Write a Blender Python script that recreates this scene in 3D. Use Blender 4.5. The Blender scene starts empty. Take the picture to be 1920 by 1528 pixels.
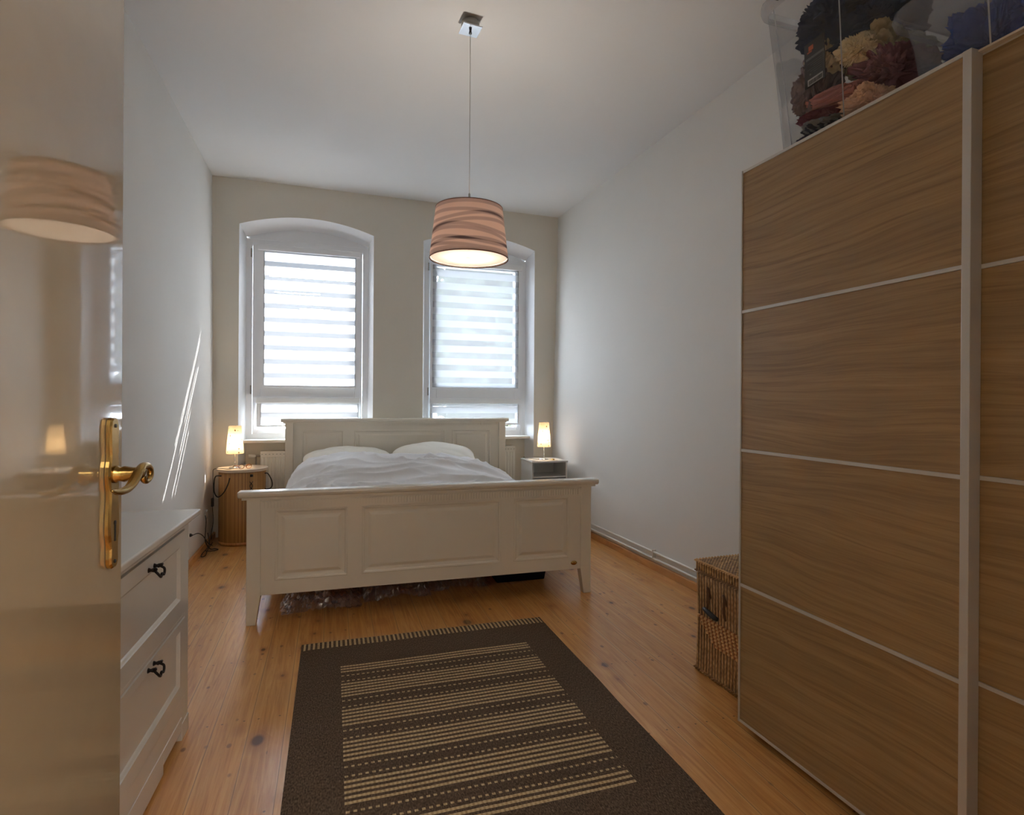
import bpy, bmesh, math, random
from mathutils import Vector, Matrix, noise
random.seed(7)
PI = math.pi
S = bpy.context.scene
COL = S.collection

# ------------------------------------------------------------------ camera
F, YAW, PITCH, ROLL, SX, SY, CH = 1086.02, .3251, -.0008, .0062, 19.3657, -14.7057, 1.3927
fw = Vector((math.sin(YAW)*math.cos(PITCH), math.cos(YAW)*math.cos(PITCH), math.sin(PITCH)))
rt = Vector((math.cos(YAW), -math.sin(YAW), 0)); up = rt.cross(fw)
r2 = rt*math.cos(ROLL)+up*math.sin(ROLL); u2 = -rt*math.sin(ROLL)+up*math.cos(ROLL)
cam = bpy.data.cameras.new('camera'); co = bpy.data.objects.new('camera', cam); COL.objects.link(co)
cam.sensor_width = 36; cam.lens = F*36/1920; cam.shift_x = -SX/1920; cam.shift_y = SY/1920
cam.clip_start = .02; cam.clip_end = 200
M = Matrix.Identity(4)
for i in range(3):
    M[i][0] = r2[i]; M[i][1] = u2[i]; M[i][2] = -fw[i]
M[0][3], M[1][3], M[2][3] = 0, 0, CH
co.matrix_world = M
S.camera = co

# ------------------------------------------------------------------ world, sun, lights, exposure
S.view_settings.view_transform = 'Standard'
S.view_settings.look = 'None'
S.view_settings.gamma = 1
S.view_settings.use_curve_mapping = False
S.view_settings.exposure = 0.28
S.cycles.max_bounces = 14
S.cycles.diffuse_bounces = 8
S.cycles.transmission_bounces = 10
S.cycles.transparent_max_bounces = 24
S.cycles.sample_clamp_indirect = 6
S.cycles.caustics_reflective = False
w = bpy.data.worlds.new('sky'); S.world = w; w.use_nodes = True
bg = w.node_tree.nodes['Background']
bg.inputs[0].default_value = (.77, .875, 1, 1); bg.inputs[1].default_value = 50.0

def light(name, kind, loc, energy, color, **k):
    l = bpy.data.lights.new(name, kind); o = bpy.data.objects.new(name, l); COL.objects.link(o)
    o.location = loc; l.energy = energy; l.color = color
    rot = k.pop('rot', None)
    if rot: o.rotation_euler = rot
    for a, b in k.items(): setattr(l, a, b)
    return o
sun = light('sun', 'SUN', (8, 12, 14), 50.0, (1, .985, .97), angle=.009)
sun.rotation_euler = Vector((.65, 1, 1.0)).to_track_quat('Z', 'Y').to_euler()
# added fill light in the unseen hallway behind the camera
light('hall_fill', 'AREA', (.35, -.9, 2.75), 38, (1, .92, .80), shape='RECTANGLE', size=1.4, size_y=1.2, rot=(math.radians(28), 0, 0))
# portals in the two window openings (they only guide the sampling of the sky)
for px in (-.19, 1.65):
    light('window_portal', 'AREA', (px, 6.80, 2.1), 1, (1, 1, 1), shape='RECTANGLE', size=1.2, size_y=2.2, rot=(math.radians(-90), 0, 0)).data.cycles.is_portal = True

# ------------------------------------------------------------------ materials
def lin(c): return tuple(((x/255)/12.92 if x/255 <= .04045 else ((x/255+.055)/1.055)**2.4) for x in c)+(1,)
class NB:
    def __init__(s, name):
        s.m = bpy.data.materials.new(name); s.m.use_nodes = True
        s.t = s.m.node_tree; s.t.nodes.clear(); s.out = s.n('ShaderNodeOutputMaterial')
    def n(s, t, **k):
        x = s.t.nodes.new(t)
        for a, b in k.items():
            setattr(x, a, b)
        return x
    def l(s, a, b): s.t.links.new(a, b)
    def v(s, x, inp):
        if hasattr(x, 'is_linked') or hasattr(x, 'links'): s.l(x, inp)
        else: inp.default_value = x
    def math(s, op, a, b=0.0, c=None):
        x = s.n('ShaderNodeMath', operation=op); s.v(a, x.inputs[0]); s.v(b, x.inputs[1])
        if c is not None: s.v(c, x.inputs[2])
        return x.outputs[0]
    def mix(s, f, a, b, blend='MIX'):
        x = s.n('ShaderNodeMix', data_type='RGBA', blend_type=blend); s.v(f, x.inputs[0]); s.v(a, x.inputs[6]); s.v(b, x.inputs[7])
        return x.outputs[2]
    def coord(s, scale=(1, 1, 1), loc=(0, 0, 0), kind='Object'):
        t = s.n('ShaderNodeTexCoord'); m = s.n('ShaderNodeMapping'); m.inputs['Scale'].default_value = scale; m.inputs['Location'].default_value = loc
        s.l(t.outputs[kind], m.inputs[0]); return m.outputs[0]
    def noise(s, vec, scale=5, detail=3, rough=.5, dist=0.0):
        x = s.n('ShaderNodeTexNoise'); s.l(vec, x.inputs['Vector']); x.inputs['Scale'].default_value = scale
        x.inputs['Detail'].default_value = detail; x.inputs['Roughness'].default_value = rough; x.inputs['Distortion'].default_value = dist
        return x.outputs['Fac']
    def ramp(s, f, pts):
        x = s.n('ShaderNodeValToRGB'); s.v(f, x.inputs[0]); e = x.color_ramp.elements
        while len(e) < len(pts): e.new(.5)
        for i, (p, c) in enumerate(pts): e[i].position = p; e[i].color = c
        return x.outputs[0]
    def mr(s, f, a, b, c=0.0, d=1.0):
        x = s.n('ShaderNodeMapRange'); s.v(f, x.inputs[0]); x.inputs[1].default_value = a; x.inputs[2].default_value = b
        x.inputs[3].default_value = c; x.inputs[4].default_value = d; return x.outputs[0]
    def bump(s, h, strength=.3, dist=.01):
        x = s.n('ShaderNodeBump'); s.v(h, x.inputs['Height']); x.inputs['Strength'].default_value = strength; x.inputs['Distance'].default_value = dist
        return x.outputs[0]
    def pbr(s, color, rough=.5, metal=0.0, normal=None, coat=0.0, coat_rough=.1, trans=0.0, spec=.5):
        p = s.n('ShaderNodeBsdfPrincipled'); s.v(color, p.inputs['Base Color']); s.v(rough, p.inputs['Roughness']); s.v(metal, p.inputs['Metallic'])
        if normal is not None: s.l(normal, p.inputs['Normal'])
        p.inputs['Coat Weight'].default_value = coat; p.inputs['Coat Roughness'].default_value = coat_rough
        p.inputs['Transmission Weight'].default_value = trans; p.inputs['Specular IOR Level'].default_value = spec
        return p.outputs[0]
    def done(s, sh): s.l(sh, s.out.inputs[0]); return s.m
    def mixsh(s, f, a, b):
        x = s.n('ShaderNodeMixShader'); s.v(f, x.inputs[0]); s.l(a, x.inputs[1]); s.l(b, x.inputs[2]); return x.outputs[0]
    def xyz(s, vec):
        x = s.n('ShaderNodeSeparateXYZ'); s.l(vec, x.inputs[0]); return x.outputs

def plain(name, rgb, rough=.5, metal=0.0, var=.06, scale=14, bump=.0, coat=0.0, coat_rough=.1, spec=.5):
    b = NB(name); v = b.coord(); n = b.noise(v, scale, 4)
    c = lin(rgb); lo = tuple(x*(1-var) for x in c[:3])+(1,); hi = tuple(min(1, x*(1+var)) for x in c[:3])+(1,)
    nm = b.bump(b.noise(v, scale*8, 3), bump, .004) if bump else None
    return b.done(b.pbr(b.mix(n, lo, hi), rough, metal, nm, coat, coat_rough, spec=spec))

M_wall = plain('wall_paint', (224, 223, 219), .85, var=.02, scale=3, bump=.12)
M_wallb = plain('wall_warm_light_tint', (224, 219, 207), .85, var=.02, scale=3, bump=.12)  # back wall: warm indoor light tinted into the wall colour
M_ceil = plain('ceiling_paint', (225, 226, 226), .9, var=.015, scale=2, bump=.06)
M_reveal = plain('reveal_paint', (238, 240, 243), .8, var=.02, scale=3)
M_pvc = plain('window_plastic', (246, 249, 252), .35, var=.01)
M_sill = plain('sill_paint', (232, 228, 220), .3, var=.02)
M_bed = plain('bed_lacquer', (226, 220, 206), .22, var=.025, scale=3, coat=.35, coat_rough=.12)
M_white = plain('white_lacquer', (224, 223, 219), .25, var=.02, scale=3, coat=.3, coat_rough=.12)
M_pipe = plain('pipe_paint', (225, 222, 214), .3, var=.02)
M_rad = plain('radiator_enamel', (232, 228, 218), .35, var=.01)
M_alu = plain('satin_aluminium', (205, 203, 198), .4, metal=.35, var=.02)
M_alud = plain('grey_aluminium', (150, 148, 142), .42, metal=.6, var=.02)  # darker grey metal for the ceiling rose and radiator slots
M_body = plain('wardrobe_carcass', (205, 195, 178), .5, var=.02)
M_dark = plain('black_plastic', (22, 22, 24), .4)
M_iron = plain('wrought_iron', (34, 28, 26), .45, metal=.5, bump=.2)
M_brass = plain('polished_brass', (176, 144, 84), .24, metal=1.0, var=.18, scale=20, bump=.05)
M_chrome = plain('chrome', (215, 218, 222), .12, metal=1.0, var=.02)
M_steel = plain('brushed_steel', (175, 172, 165), .3, metal=1.0, var=.03)
M_cotton = plain('white_cotton', (232, 231, 232), .9, var=.015, scale=6, bump=.15)
M_pillow = plain('pillow_cotton', (234, 230, 220), .9, var=.015, scale=6, bump=.1)
M_matt = plain('mattress_ticking', (222, 218, 208), .9, bump=.2)
M_cable = plain('black_cable', (30, 27, 25), .5)
M_tan = plain('tortoiseshell', (150, 92, 48), .3, var=.5, scale=60)
M_card = plain('card_black', (30, 29, 30), .45, var=.03)
M_orange = plain('print_orange', (214, 100, 52), .5, var=.02)
M_print = plain('print_white', (205, 203, 200), .5, var=.02)
M_bulb = None

def emis(name, rgb, st):
    b = NB(name); e = b.n('ShaderNodeEmission'); e.inputs[0].default_value = lin(rgb); e.inputs[1].default_value = st
    return b.done(e.outputs[0])
M_bulb = emis('bulb_glow', (255, 214, 160), 12)

def floor_mat():
    b = NB('pine_floorboards'); v = b.coord()
    x, y, z = b.xyz(v)[:3]
    W = .142
    u = b.math('ADD', b.math('DIVIDE', b.math('ADD', x, b.math('MULTIPLY', y, -.008)), W), 40.28)
    cell = b.math('FLOOR', u); fr = b.math('FRACT', u)
    wn = b.n('ShaderNodeTexWhiteNoise', noise_dimensions='1D'); b.l(cell, wn.inputs['W']); rnd = wn.outputs['Value']
    # grain coordinates: offset per board
    cx = b.n('ShaderNodeCombineXYZ'); b.l(b.math('MULTIPLY', x, 26), cx.inputs[0]); b.l(b.math('ADD', b.math('MULTIPLY', y, 1.1), b.math('MULTIPLY', rnd, 60)), cx.inputs[1]); b.l(b.math('MULTIPLY', rnd, 90), cx.inputs[2])
    g = b.noise(cx.outputs[0], 1.6, 5, .65, 1.6)
    cx2 = b.n('ShaderNodeCombineXYZ'); b.l(b.math('MULTIPLY', x, 6), cx2.inputs[0]); b.l(b.math('ADD', b.math('MULTIPLY', y, .5), b.math('MULTIPLY', rnd, 33)), cx2.inputs[1]); b.l(rnd, cx2.inputs[2])
    g2 = b.noise(cx2.outputs[0], 1.5, 3, .5, .6)
    base = b.ramp(g, [(.25, lin((172, 116, 58))), (.5, lin((212, 162, 98))), (.75, lin((232, 190, 132)))])
    tint = b.ramp(rnd, [(0, lin((214, 182, 138))), (.35, lin((246, 222, 182))), (.7, lin((230, 192, 142))), (1, lin((250, 232, 196)))])
    c = b.mix(.55, base, b.mix(1.0, base, tint, 'MULTIPLY'))
    c = b.mix(b.mr(g2, .4, .75, 0, .4), c, lin((204, 148, 80)))
    # knots
    kv = b.n('ShaderNodeCombineXYZ'); b.l(b.math('MULTIPLY', x, 6.0), kv.inputs[0]); b.l(b.math('MULTIPLY', y, 3.6), kv.inputs[1])
    vo = b.n('ShaderNodeTexVoronoi'); b.l(kv.outputs[0], vo.inputs['Vector']); vo.inputs['Scale'].default_value = 1.0; vo.inputs['Randomness'].default_value = 1
    wn2 = b.n('ShaderNodeTexWhiteNoise', noise_dimensions='3D'); b.l(vo.outputs['Position'], wn2.inputs['Vector'])
    dist = b.math('DIVIDE', vo.outputs['Distance'], b.math('ADD', .35, b.math('MULTIPLY', wn2.outputs['Value'], .9)))
    k1 = b.mr(dist, .15, .09); k2 = b.mr(dist, .34, .12)
    on = b.math('GREATER_THAN', wn2.outputs['Value'], .2)
    c = b.mix(b.math('MULTIPLY', b.math('MULTIPLY', k2, on), .45), c, lin((150, 84, 40)))
    c = b.mix(b.math('MULTIPLY', b.math('MULTIPLY', k1, on), .85), c, lin((72, 38, 24)))
    # small pin knots
    kv2 = b.n('ShaderNodeCombineXYZ'); b.l(b.math('MULTIPLY', x, 14), kv2.inputs[0]); b.l(b.math('MULTIPLY', y, 8), kv2.inputs[1])
    vo2 = b.n('ShaderNodeTexVoronoi'); b.l(kv2.outputs[0], vo2.inputs['Vector']); vo2.inputs['Scale'].default_value = 1.0
    wn3 = b.n('ShaderNodeTexWhiteNoise', noise_dimensions='3D'); b.l(vo2.outputs['Position'], wn3.inputs['Vector'])
    k3 = b.math('MULTIPLY', b.mr(vo2.outputs['Distance'], .16, .09), b.math('GREATER_THAN', wn3.outputs['Value'], .55))
    c = b.mix(b.math('MULTIPLY', k3, .7), c, lin((96, 54, 30)))
    # nail rows over the joists
    ny = b.math('FRACT', b.math('ADD', b.math('DIVIDE', y, .62), .08)); dy = b.math('MULTIPLY', b.math('SUBTRACT', ny, .5), .62)
    def nail(pos):
        dx = b.math('MULTIPLY', b.math('SUBTRACT', fr, pos), W)
        d = b.math('SQRT', b.math('ADD', b.math('MULTIPLY', dx, dx), b.math('MULTIPLY', dy, dy)))
        return b.mr(d, .006, .003)
    c = b.mix(b.math('MULTIPLY', b.math('MAXIMUM', nail(.2), nail(.8)), .75), c, lin((70, 48, 36)))
    # joints
    e = b.math('MINIMUM', fr, b.math('SUBTRACT', 1, fr)); gap = b.mr(e, .018, .006)
    edge = b.mr(e, .09, .02)
    c = b.mix(b.math('MULTIPLY', edge, .22), c, lin((230, 190, 128)))
    c = b.mix(b.math('MULTIPLY', gap, .6), c, lin((96, 58, 30)))
    h = b.math('SUBTRACT', b.math('MULTIPLY', g, .08), gap)
    rough = b.mr(g2, .3, .7, .30, .40)
    return b.done(b.pbr(c, rough, 0.0, b.bump(h, .10, .003), coat=.6, coat_rough=.25))
M_floor = floor_mat()

def oak_mat(name, axis='y', a=(124, 97, 62), m=(153, 124, 82), c_=(168, 139, 97), seed=0):
    b = NB(name); v = b.coord(loc=(seed*3.1, seed*1.7, seed*2.3)); x, y, z = b.xyz(v)[:3]
    wv = b.n('ShaderNodeCombineXYZ')
    warp = b.math('MULTIPLY', b.noise(b.coord(scale=(1, .8, 1.4), loc=(seed, 0, seed)), 1.3, 2), .13)
    if axis == 'y': lx, lz = y, b.math('ADD', z, warp)
    else: lx, lz = z, b.math('ADD', x, warp)
    b.l(b.math('MULTIPLY', lx, 1.6), wv.inputs[0]); b.l(b.math('MULTIPLY', lz, 48), wv.inputs[1]); b.l(b.math('MULTIPLY', x if axis == 'y' else y, .3), wv.inputs[2])
    g = b.noise(wv.outputs[0], 1.5, 6, .62, .25)
    wv2 = b.n('ShaderNodeCombineXYZ'); b.l(b.math('MULTIPLY', lx, .8), wv2.inputs[0]); b.l(b.math('MULTIPLY', lz, 9), wv2.inputs[1])
    g2 = b.noise(wv2.outputs[0], 1.4, 3, .5, .3)
    c = b.ramp(g, [(.28, lin(a)), (.5, lin(m)), (.72, lin(c_))])
    c = b.mix(b.mr(g2, .42, .7, 0, .5), c, lin(tuple(int(t*.86) for t in m)))
    return b.done(b.pbr(c, .42, 0.0, b.bump(g, .12, .002), coat=.08, coat_rough=.3))
M_oak = oak_mat('oak_veneer')
M_bamboo = None
def bamboo_mat():
    b = NB('bamboo_slats'); v = b.coord(); x, y, z = b.xyz(v)[:3]
    ang = b.math('ARCTAN2', y, x); u = b.math('MULTIPLY', ang, 27); fr = b.math('FRACT', b.math('ADD', u, 100)); ce = b.math('FLOOR', b.math('ADD', u, 100))
    wn = b.n('ShaderNodeTexWhiteNoise', noise_dimensions='1D'); b.l(ce, wn.inputs['W'])
    c = b.ramp(wn.outputs['Value'], [(0, lin((146, 100, 48))), (.5, lin((174, 126, 66))), (1, lin((190, 142, 80)))])
    e = b.math('MINIMUM', fr, b.math('SUBTRACT', 1, fr)); gap = b.mr(e, .16, .05)
    c = b.mix(b.math('MULTIPLY', gap, .7), c, lin((92, 56, 26)))
    return b.done(b.pbr(c, .45, 0.0, b.bump(b.math('SUBTRACT', 1, gap), .5, .003)))
M_bamboo = bamboo_mat()
M_skirt = oak_mat('pine_skirting', 'z', (140, 88, 42), (186, 130, 72), (206, 156, 98), 2)

def door_mat():
    b = NB('gloss_door_paint'); v = b.coord()
    n = b.noise(v, 9, 3, .6); n2 = b.noise(b.coord(scale=(1, 1, .35)), 30, 2)
    c = b.mix(n, lin((168, 152, 127)), lin((178, 163, 138)))
    return b.done(b.pbr(c, .06, 0.0, b.bump(b.math('ADD', b.math('MULTIPLY', n2, .3), n), .02, .0008), coat=1.0, coat_rough=.015, spec=.7))
M_door = door_mat()

def rug_mat():
    b = NB('woven_rug'); t = b.n('ShaderNodeTexCoord'); x, y, z = b.xyz(t.outputs['Object'])[:3]
    # x: 0..1.42 across, y: 0 at the far edge, growing towards the camera
    def band(v, a, c): return b.math('MULTIPLY', b.math('GREATER_THAN', v, a), b.math('LESS_THAN', v, c))
    wob = b.noise(b.coord(scale=(2, 2, 1)), 2, 2)
    xw = x; yw = b.math('ADD', y, b.math('MULTIPLY', b.math('SUBTRACT', wob, .5), .006))
    inner = b.math('MULTIPLY', band(xw, .205, 1.215), band(yw, .350, 1.63))
    # weave
    wv = b.math('MULTIPLY', b.math('SINE', b.math('MULTIPLY', x, 1250)), b.math('SINE', b.math('MULTIPLY', y, 1050)))
    n = b.noise(b.coord(scale=(160, 60, 1)), 1.3, 3, .6)
    n3 = b.noise(b.coord(scale=(60, 420, 1)), 1.0, 2, .6)
    dark = b.ramp(b.math('ADD', n, b.math('MULTIPLY', wv, .12)), [(.3, lin((58, 45, 37))), (.52, lin((94, 77, 63))), (.75, lin((132, 112, 93)))])
    beige = b.ramp(b.math('ADD', n3, b.math('MULTIPLY', b.math('SINE', b.math('MULTIPLY', x, 400)), .10)), [(.3, lin((150, 122, 88))), (.5, lin((196, 170, 130))), (.7, lin((214, 192, 154)))])
    # repeating group of .25 m: dash rows at 0 and .063, five stripes between
    q = b.math('MULTIPLY', b.math('FRACT', b.math('DIVIDE', b.math('ADD', b.math('SUBTRACT', yw, .456), 10), .25)), .25)
    # (0.456 is the first dash row)
    s = None
    for c0 in (.095, .124, .153, .182, .211):
        k = band(q, c0-.0075, c0+.0065); s = k if s is None else b.math('MAXIMUM', s, k)
    d1 = b.math('MAXIMUM', band(q, .0, .011), band(q, .058, .069))
    dash = b.math('MULTIPLY', d1, b.math('GREATER_THAN', b.math('FRACT', b.math('DIVIDE', x, .0245)), .48))
    pat = b.math('MULTIPLY', b.math('MAXIMUM', s, dash), inner)
    fringe = b.math('MULTIPLY', b.math('MAXIMUM', band(y, .002, .098), band(y, 1.872, 1.968)), b.math('GREATER_THAN', b.math('FRACT', b.math('DIVIDE', x, .0243)), .52))
    fac = b.math('MAXIMUM', pat, fringe)
    c = b.mix(fac, dark, beige)
    h = b.math('ADD', b.math('MULTIPLY', fac, .5), b.math('MULTIPLY', wv, .35))
    return b.done(b.pbr(c, .95, 0.0, b.bump(h, .5, .003), spec=.15))
M_rug = rug_mat()

def blind_mat(name, z0, period, sheer_t, seed=0, ow=.25, dense=.1, sheer_s=.3, slits=()):
    b = NB(name); v = b.coord(kind='Object'); x, y, z = b.xyz(v)[:3]
    q = b.math('FRACT', b.math('DIVIDE', b.math('ADD', b.math('SUBTRACT', z, z0), 10*period), period))
    e = b.math('MINIMUM', q, b.math('SUBTRACT', 1, q))
    opq = b.mr(e, ow-.015, ow+.015, 1, 0)
    fine = b.math('SINE', b.math('MULTIPLY', z, 560))
    dif = b.n('ShaderNodeBsdfDiffuse'); dif.inputs[0].default_value = lin((236, 238, 240))
    tr = b.n('ShaderNodeBsdfTranslucent'); b.l(b.mix(b.mr(fine, -1, 1), (dense*.9, dense*.95, dense*1.02, 1), (dense*1.05, dense*1.1, dense*1.16, 1)), tr.inputs[0])
    tr2 = b.n('ShaderNodeBsdfTranslucent'); b.l(b.mix(b.mr(fine, -1, 1), (sheer_s*.93, sheer_s*.95, sheer_s, 1), (sheer_s, sheer_s, sheer_s, 1)), tr2.inputs[0])
    tp = b.n('ShaderNodeBsdfTransparent'); tp.inputs[0].default_value = (1, 1, 1, 1)
    cloth = b.mixsh(.5, dif.outputs[0], tr.outputs[0])
    she = b.mixsh(sheer_t, b.mixsh(.62, dif.outputs[0], tr2.outputs[0]), tp.outputs[0])
    # a hairline open slit where the bands do not quite overlap
    slit = None
    for zs, hw, x0_, x1_ in slits:
        k = b.math('MULTIPLY', b.math('LESS_THAN', b.math('ABSOLUTE', b.math('SUBTRACT', z, zs)), hw), b.math('MULTIPLY', b.math('GREATER_THAN', x, x0_), b.math('LESS_THAN', x, x1_)))
        slit = k if slit is None else b.math('MAXIMUM', slit, k)
    sh = b.mixsh(opq, she, cloth)
    if slit is not None: sh = b.mixsh(b.math('MULTIPLY', slit, .8), sh, tp.outputs[0])
    return b.done(sh)
def glass_mat(name='window_glass', t=.95, tint=(1, 1, 1, 1), rough=.02):
    b = NB(name); g = b.n('ShaderNodeBsdfGlossy'); g.inputs['Roughness'].default_value = rough
    tp = b.n('ShaderNodeBsdfTransparent'); tp.inputs[0].default_value = tint
    return b.done(b.mixsh(1-t, tp.outputs[0], g.outputs[0]))
M_glass = glass_mat()
def poly_mat(name, milky, rgb=(215, 220, 226), gl=0.0):
    b = NB(name); tp = b.n('ShaderNodeBsdfTransparent'); tp.inputs[0].default_value = (.96, .97, .98, 1)
    d = b.n('ShaderNodeBsdfDiffuse'); d.inputs[0].default_value = lin(rgb); tr = b.n('ShaderNodeBsdfTranslucent'); tr.inputs[0].default_value = lin(rgb)
    g = b.n('ShaderNodeBsdfGlossy'); g.inputs['Roughness'].default_value = .12
    n = b.noise(b.coord(), 6, 3)
    m1 = b.mixsh(b.mr(n, .3, .7, milky*.8, milky*1.2), tp.outputs[0], b.mixsh(.5, d.outputs[0], tr.outputs[0]))
    lw = b.n('ShaderNodeLayerWeight'); lw.inputs[0].default_value = .25
    return b.done(b.mixsh(b.math('ADD', b.math('MULTIPLY', lw.outputs['Fresnel'], .35), gl*.5), m1, g.outputs[0]))
M_clear = poly_mat('clear_plastic', .10)
M_rib = poly_mat('plastic_rib', .62, (235, 238, 242))
M_milky = poly_mat('milky_plastic', .24, (205, 210, 218))
M_film = poly_mat('crumpled_film', .16, (170, 165, 195), .20)

def shade_mat():
    b = NB('wrapped_lampshade'); v = b.coord(); x, y, z = b.xyz(v)[:3]
    ang = b.math('ARCTAN2', y, x)
    acc = None
    for i, (amp, ph, fq, th) in enumerate([(.010, 0, 1, .060), (.026, 2.1, 1, .035), (.018, 4.0, 2, .07), (.024, 1.2, 1, .11), (.014, 3.3, 2, .14), (.02, 5.2, 1, .17), (.016, .6, 2, .205), (.008, 2.7, 1, .235)]):
        zz = b.math('ADD', z, b.math('MULTIPLY', b.math('SINE', b.math('ADD', b.math('MULTIPLY', ang, fq), ph)), amp))
        d = b.math('ABSOLUTE', b.math('SUBTRACT', zz, th))
        k = b.mr(d, .013, .007); acc = k if acc is None else b.math('ADD', acc, k)
    acc = b.math('MINIMUM', acc, 2.0)
    rim = b.math('MAXIMUM', b.math('LESS_THAN', z, .03), b.math('GREATER_THAN', z, .268))
    acc = b.math('MAXIMUM', acc, b.math('MULTIPLY', rim, .9))
    fine = b.noise(b.coord(scale=(3, 3, 160)), 2, 2)
    wrap = b.math('MINIMUM', b.math('DIVIDE', acc, 2.0), 1.0)
    col = b.mix(b.math('ADD', b.math('MULTIPLY', wrap, .8), b.math('MULTIPLY', fine, .15)), lin((210, 184, 178)), lin((84, 64, 68)))
    tc = b.mix(wrap, lin((218, 196, 190)), lin((42, 32, 34)))
    d = b.n('ShaderNodeBsdfDiffuse'); b.l(col, d.inputs[0]); tr = b.n('ShaderNodeBsdfTranslucent'); b.l(tc, tr.inputs[0])
    return b.done(b.mixsh(.5, d.outputs[0], tr.outputs[0]))
M_shade = shade_mat()
def translucent(name, rgb, f=.5, pattern=False):
    b = NB(name); d = b.n('ShaderNodeBsdfDiffuse'); tr = b.n('ShaderNodeBsdfTranslucent')
    c = lin(rgb)
    if pattern:
        vo = b.n('ShaderNodeTexVoronoi'); b.l(b.coord(scale=(1, 1, .8)), vo.inputs['Vector']); vo.inputs['Scale'].default_value = 34
        n = b.noise(b.coord(), 22, 2)
        k = b.math('MULTIPLY', b.math('LESS_THAN', vo.outputs['Distance'], .26), b.math('GREATER_THAN', n, .5))
        cc = b.mix(b.math('MULTIPLY', k, .9), c, lin((60, 36, 14)))
        b.l(cc, d.inputs[0]); b.l(cc, tr.inputs[0])
    else: d.inputs[0].default_value = c; tr.inputs[0].default_value = c
    return b.done(b.mixsh(f, d.outputs[0], tr.outputs[0]))
M_lining = translucent('shade_lining', (240, 232, 224), .4)
M_diff = translucent('diffuser', (158, 146, 136), .5)
M_tshade = translucent('paper_shade', (176, 166, 148), .5, True)

def wicker_mat():
    b = NB('wicker'); v = b.coord(); x, y, z = b.xyz(v)[:3]
    n = b.noise(b.coord(scale=(60, 60, 14)), 1.5, 4, .6)
    tw = b.math('SINE', b.math('ADD', b.math('MULTIPLY', z, 260), b.math('MULTIPLY', b.noise(b.coord(scale=(70, 70, 3)), 1.0, 1), 20)))
    c = b.ramp(b.math('ADD', n, b.math('MULTIPLY', tw, .05)), [(.28, lin((122, 90, 58))), (.5, lin((178, 142, 98))), (.75, lin((214, 182, 138)))])
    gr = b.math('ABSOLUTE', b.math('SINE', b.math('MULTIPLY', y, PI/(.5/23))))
    c = b.mix(b.math('MULTIPLY', b.mr(gr, .62, .25), .82), c, lin((62, 42, 28)))  # shading of the grooves between strands, put into the colour
    return b.done(b.pbr(c, .55, 0.0, b.bump(b.math('ADD', n, b.math('MULTIPLY', gr, .6)), .6, .004)))
M_wick = wicker_mat()
M_strand = plain('wicker_strand', (150, 112, 72), .5, var=.25, scale=40)
M_wickl = plain('pale_cane', (212, 172, 120), .5, var=.25, scale=40)
M_wicko = plain('orange_cane', (160, 96, 48), .5, var=.2, scale=40)
M_lid = None
def lid_mat():
    b = NB('wicker_lid'); v = b.coord(); x, y, z = b.xyz(v)[:3]
    w1 = b.math('MULTIPLY', b.math('SINE', b.math('MULTIPLY', x, 330)), b.math('SINE', b.math('MULTIPLY', y, 330)))
    n = b.noise(v, 40, 3)
    c = b.ramp(b.math('ADD', n, b.math('MULTIPLY', w1, .2)), [(.3, lin((104, 72, 36))), (.55, lin((164, 122, 70))), (.8, lin((206, 168, 112)))])
    return b.done(b.pbr(c, .55, 0.0, b.bump(w1, .6, .004)))
M_lid = lid_mat()

def cloth(name, rgb, var=.25, check=None):
    b = NB(name); v = b.coord(); n = b.noise(v, 14, 4, .6)
    c0 = lin(rgb); lo = tuple(t*(1-var) for t in c0[:3])+(1,); hi = tuple(min(1, t*(1+var)) for t in c0[:3])+(1,)
    c = b.mix(n, lo, hi)
    if check:
        x, y, z = b.xyz(v)[:3]
        k = b.math('MAXIMUM', b.math('GREATER_THAN', b.math('SINE', b.math('MULTIPLY', y, 170)), .2), b.math('GREATER_THAN', b.math('SINE', b.math('MULTIPLY', z, 190)), .3))
        c = b.mix(b.math('MULTIPLY', k, .8), c, lin(check))
    f = b.noise(v, 260, 2)
    return b.done(b.pbr(c, .95, 0.0, b.bump(f, .35, .002), spec=.1))

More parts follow.
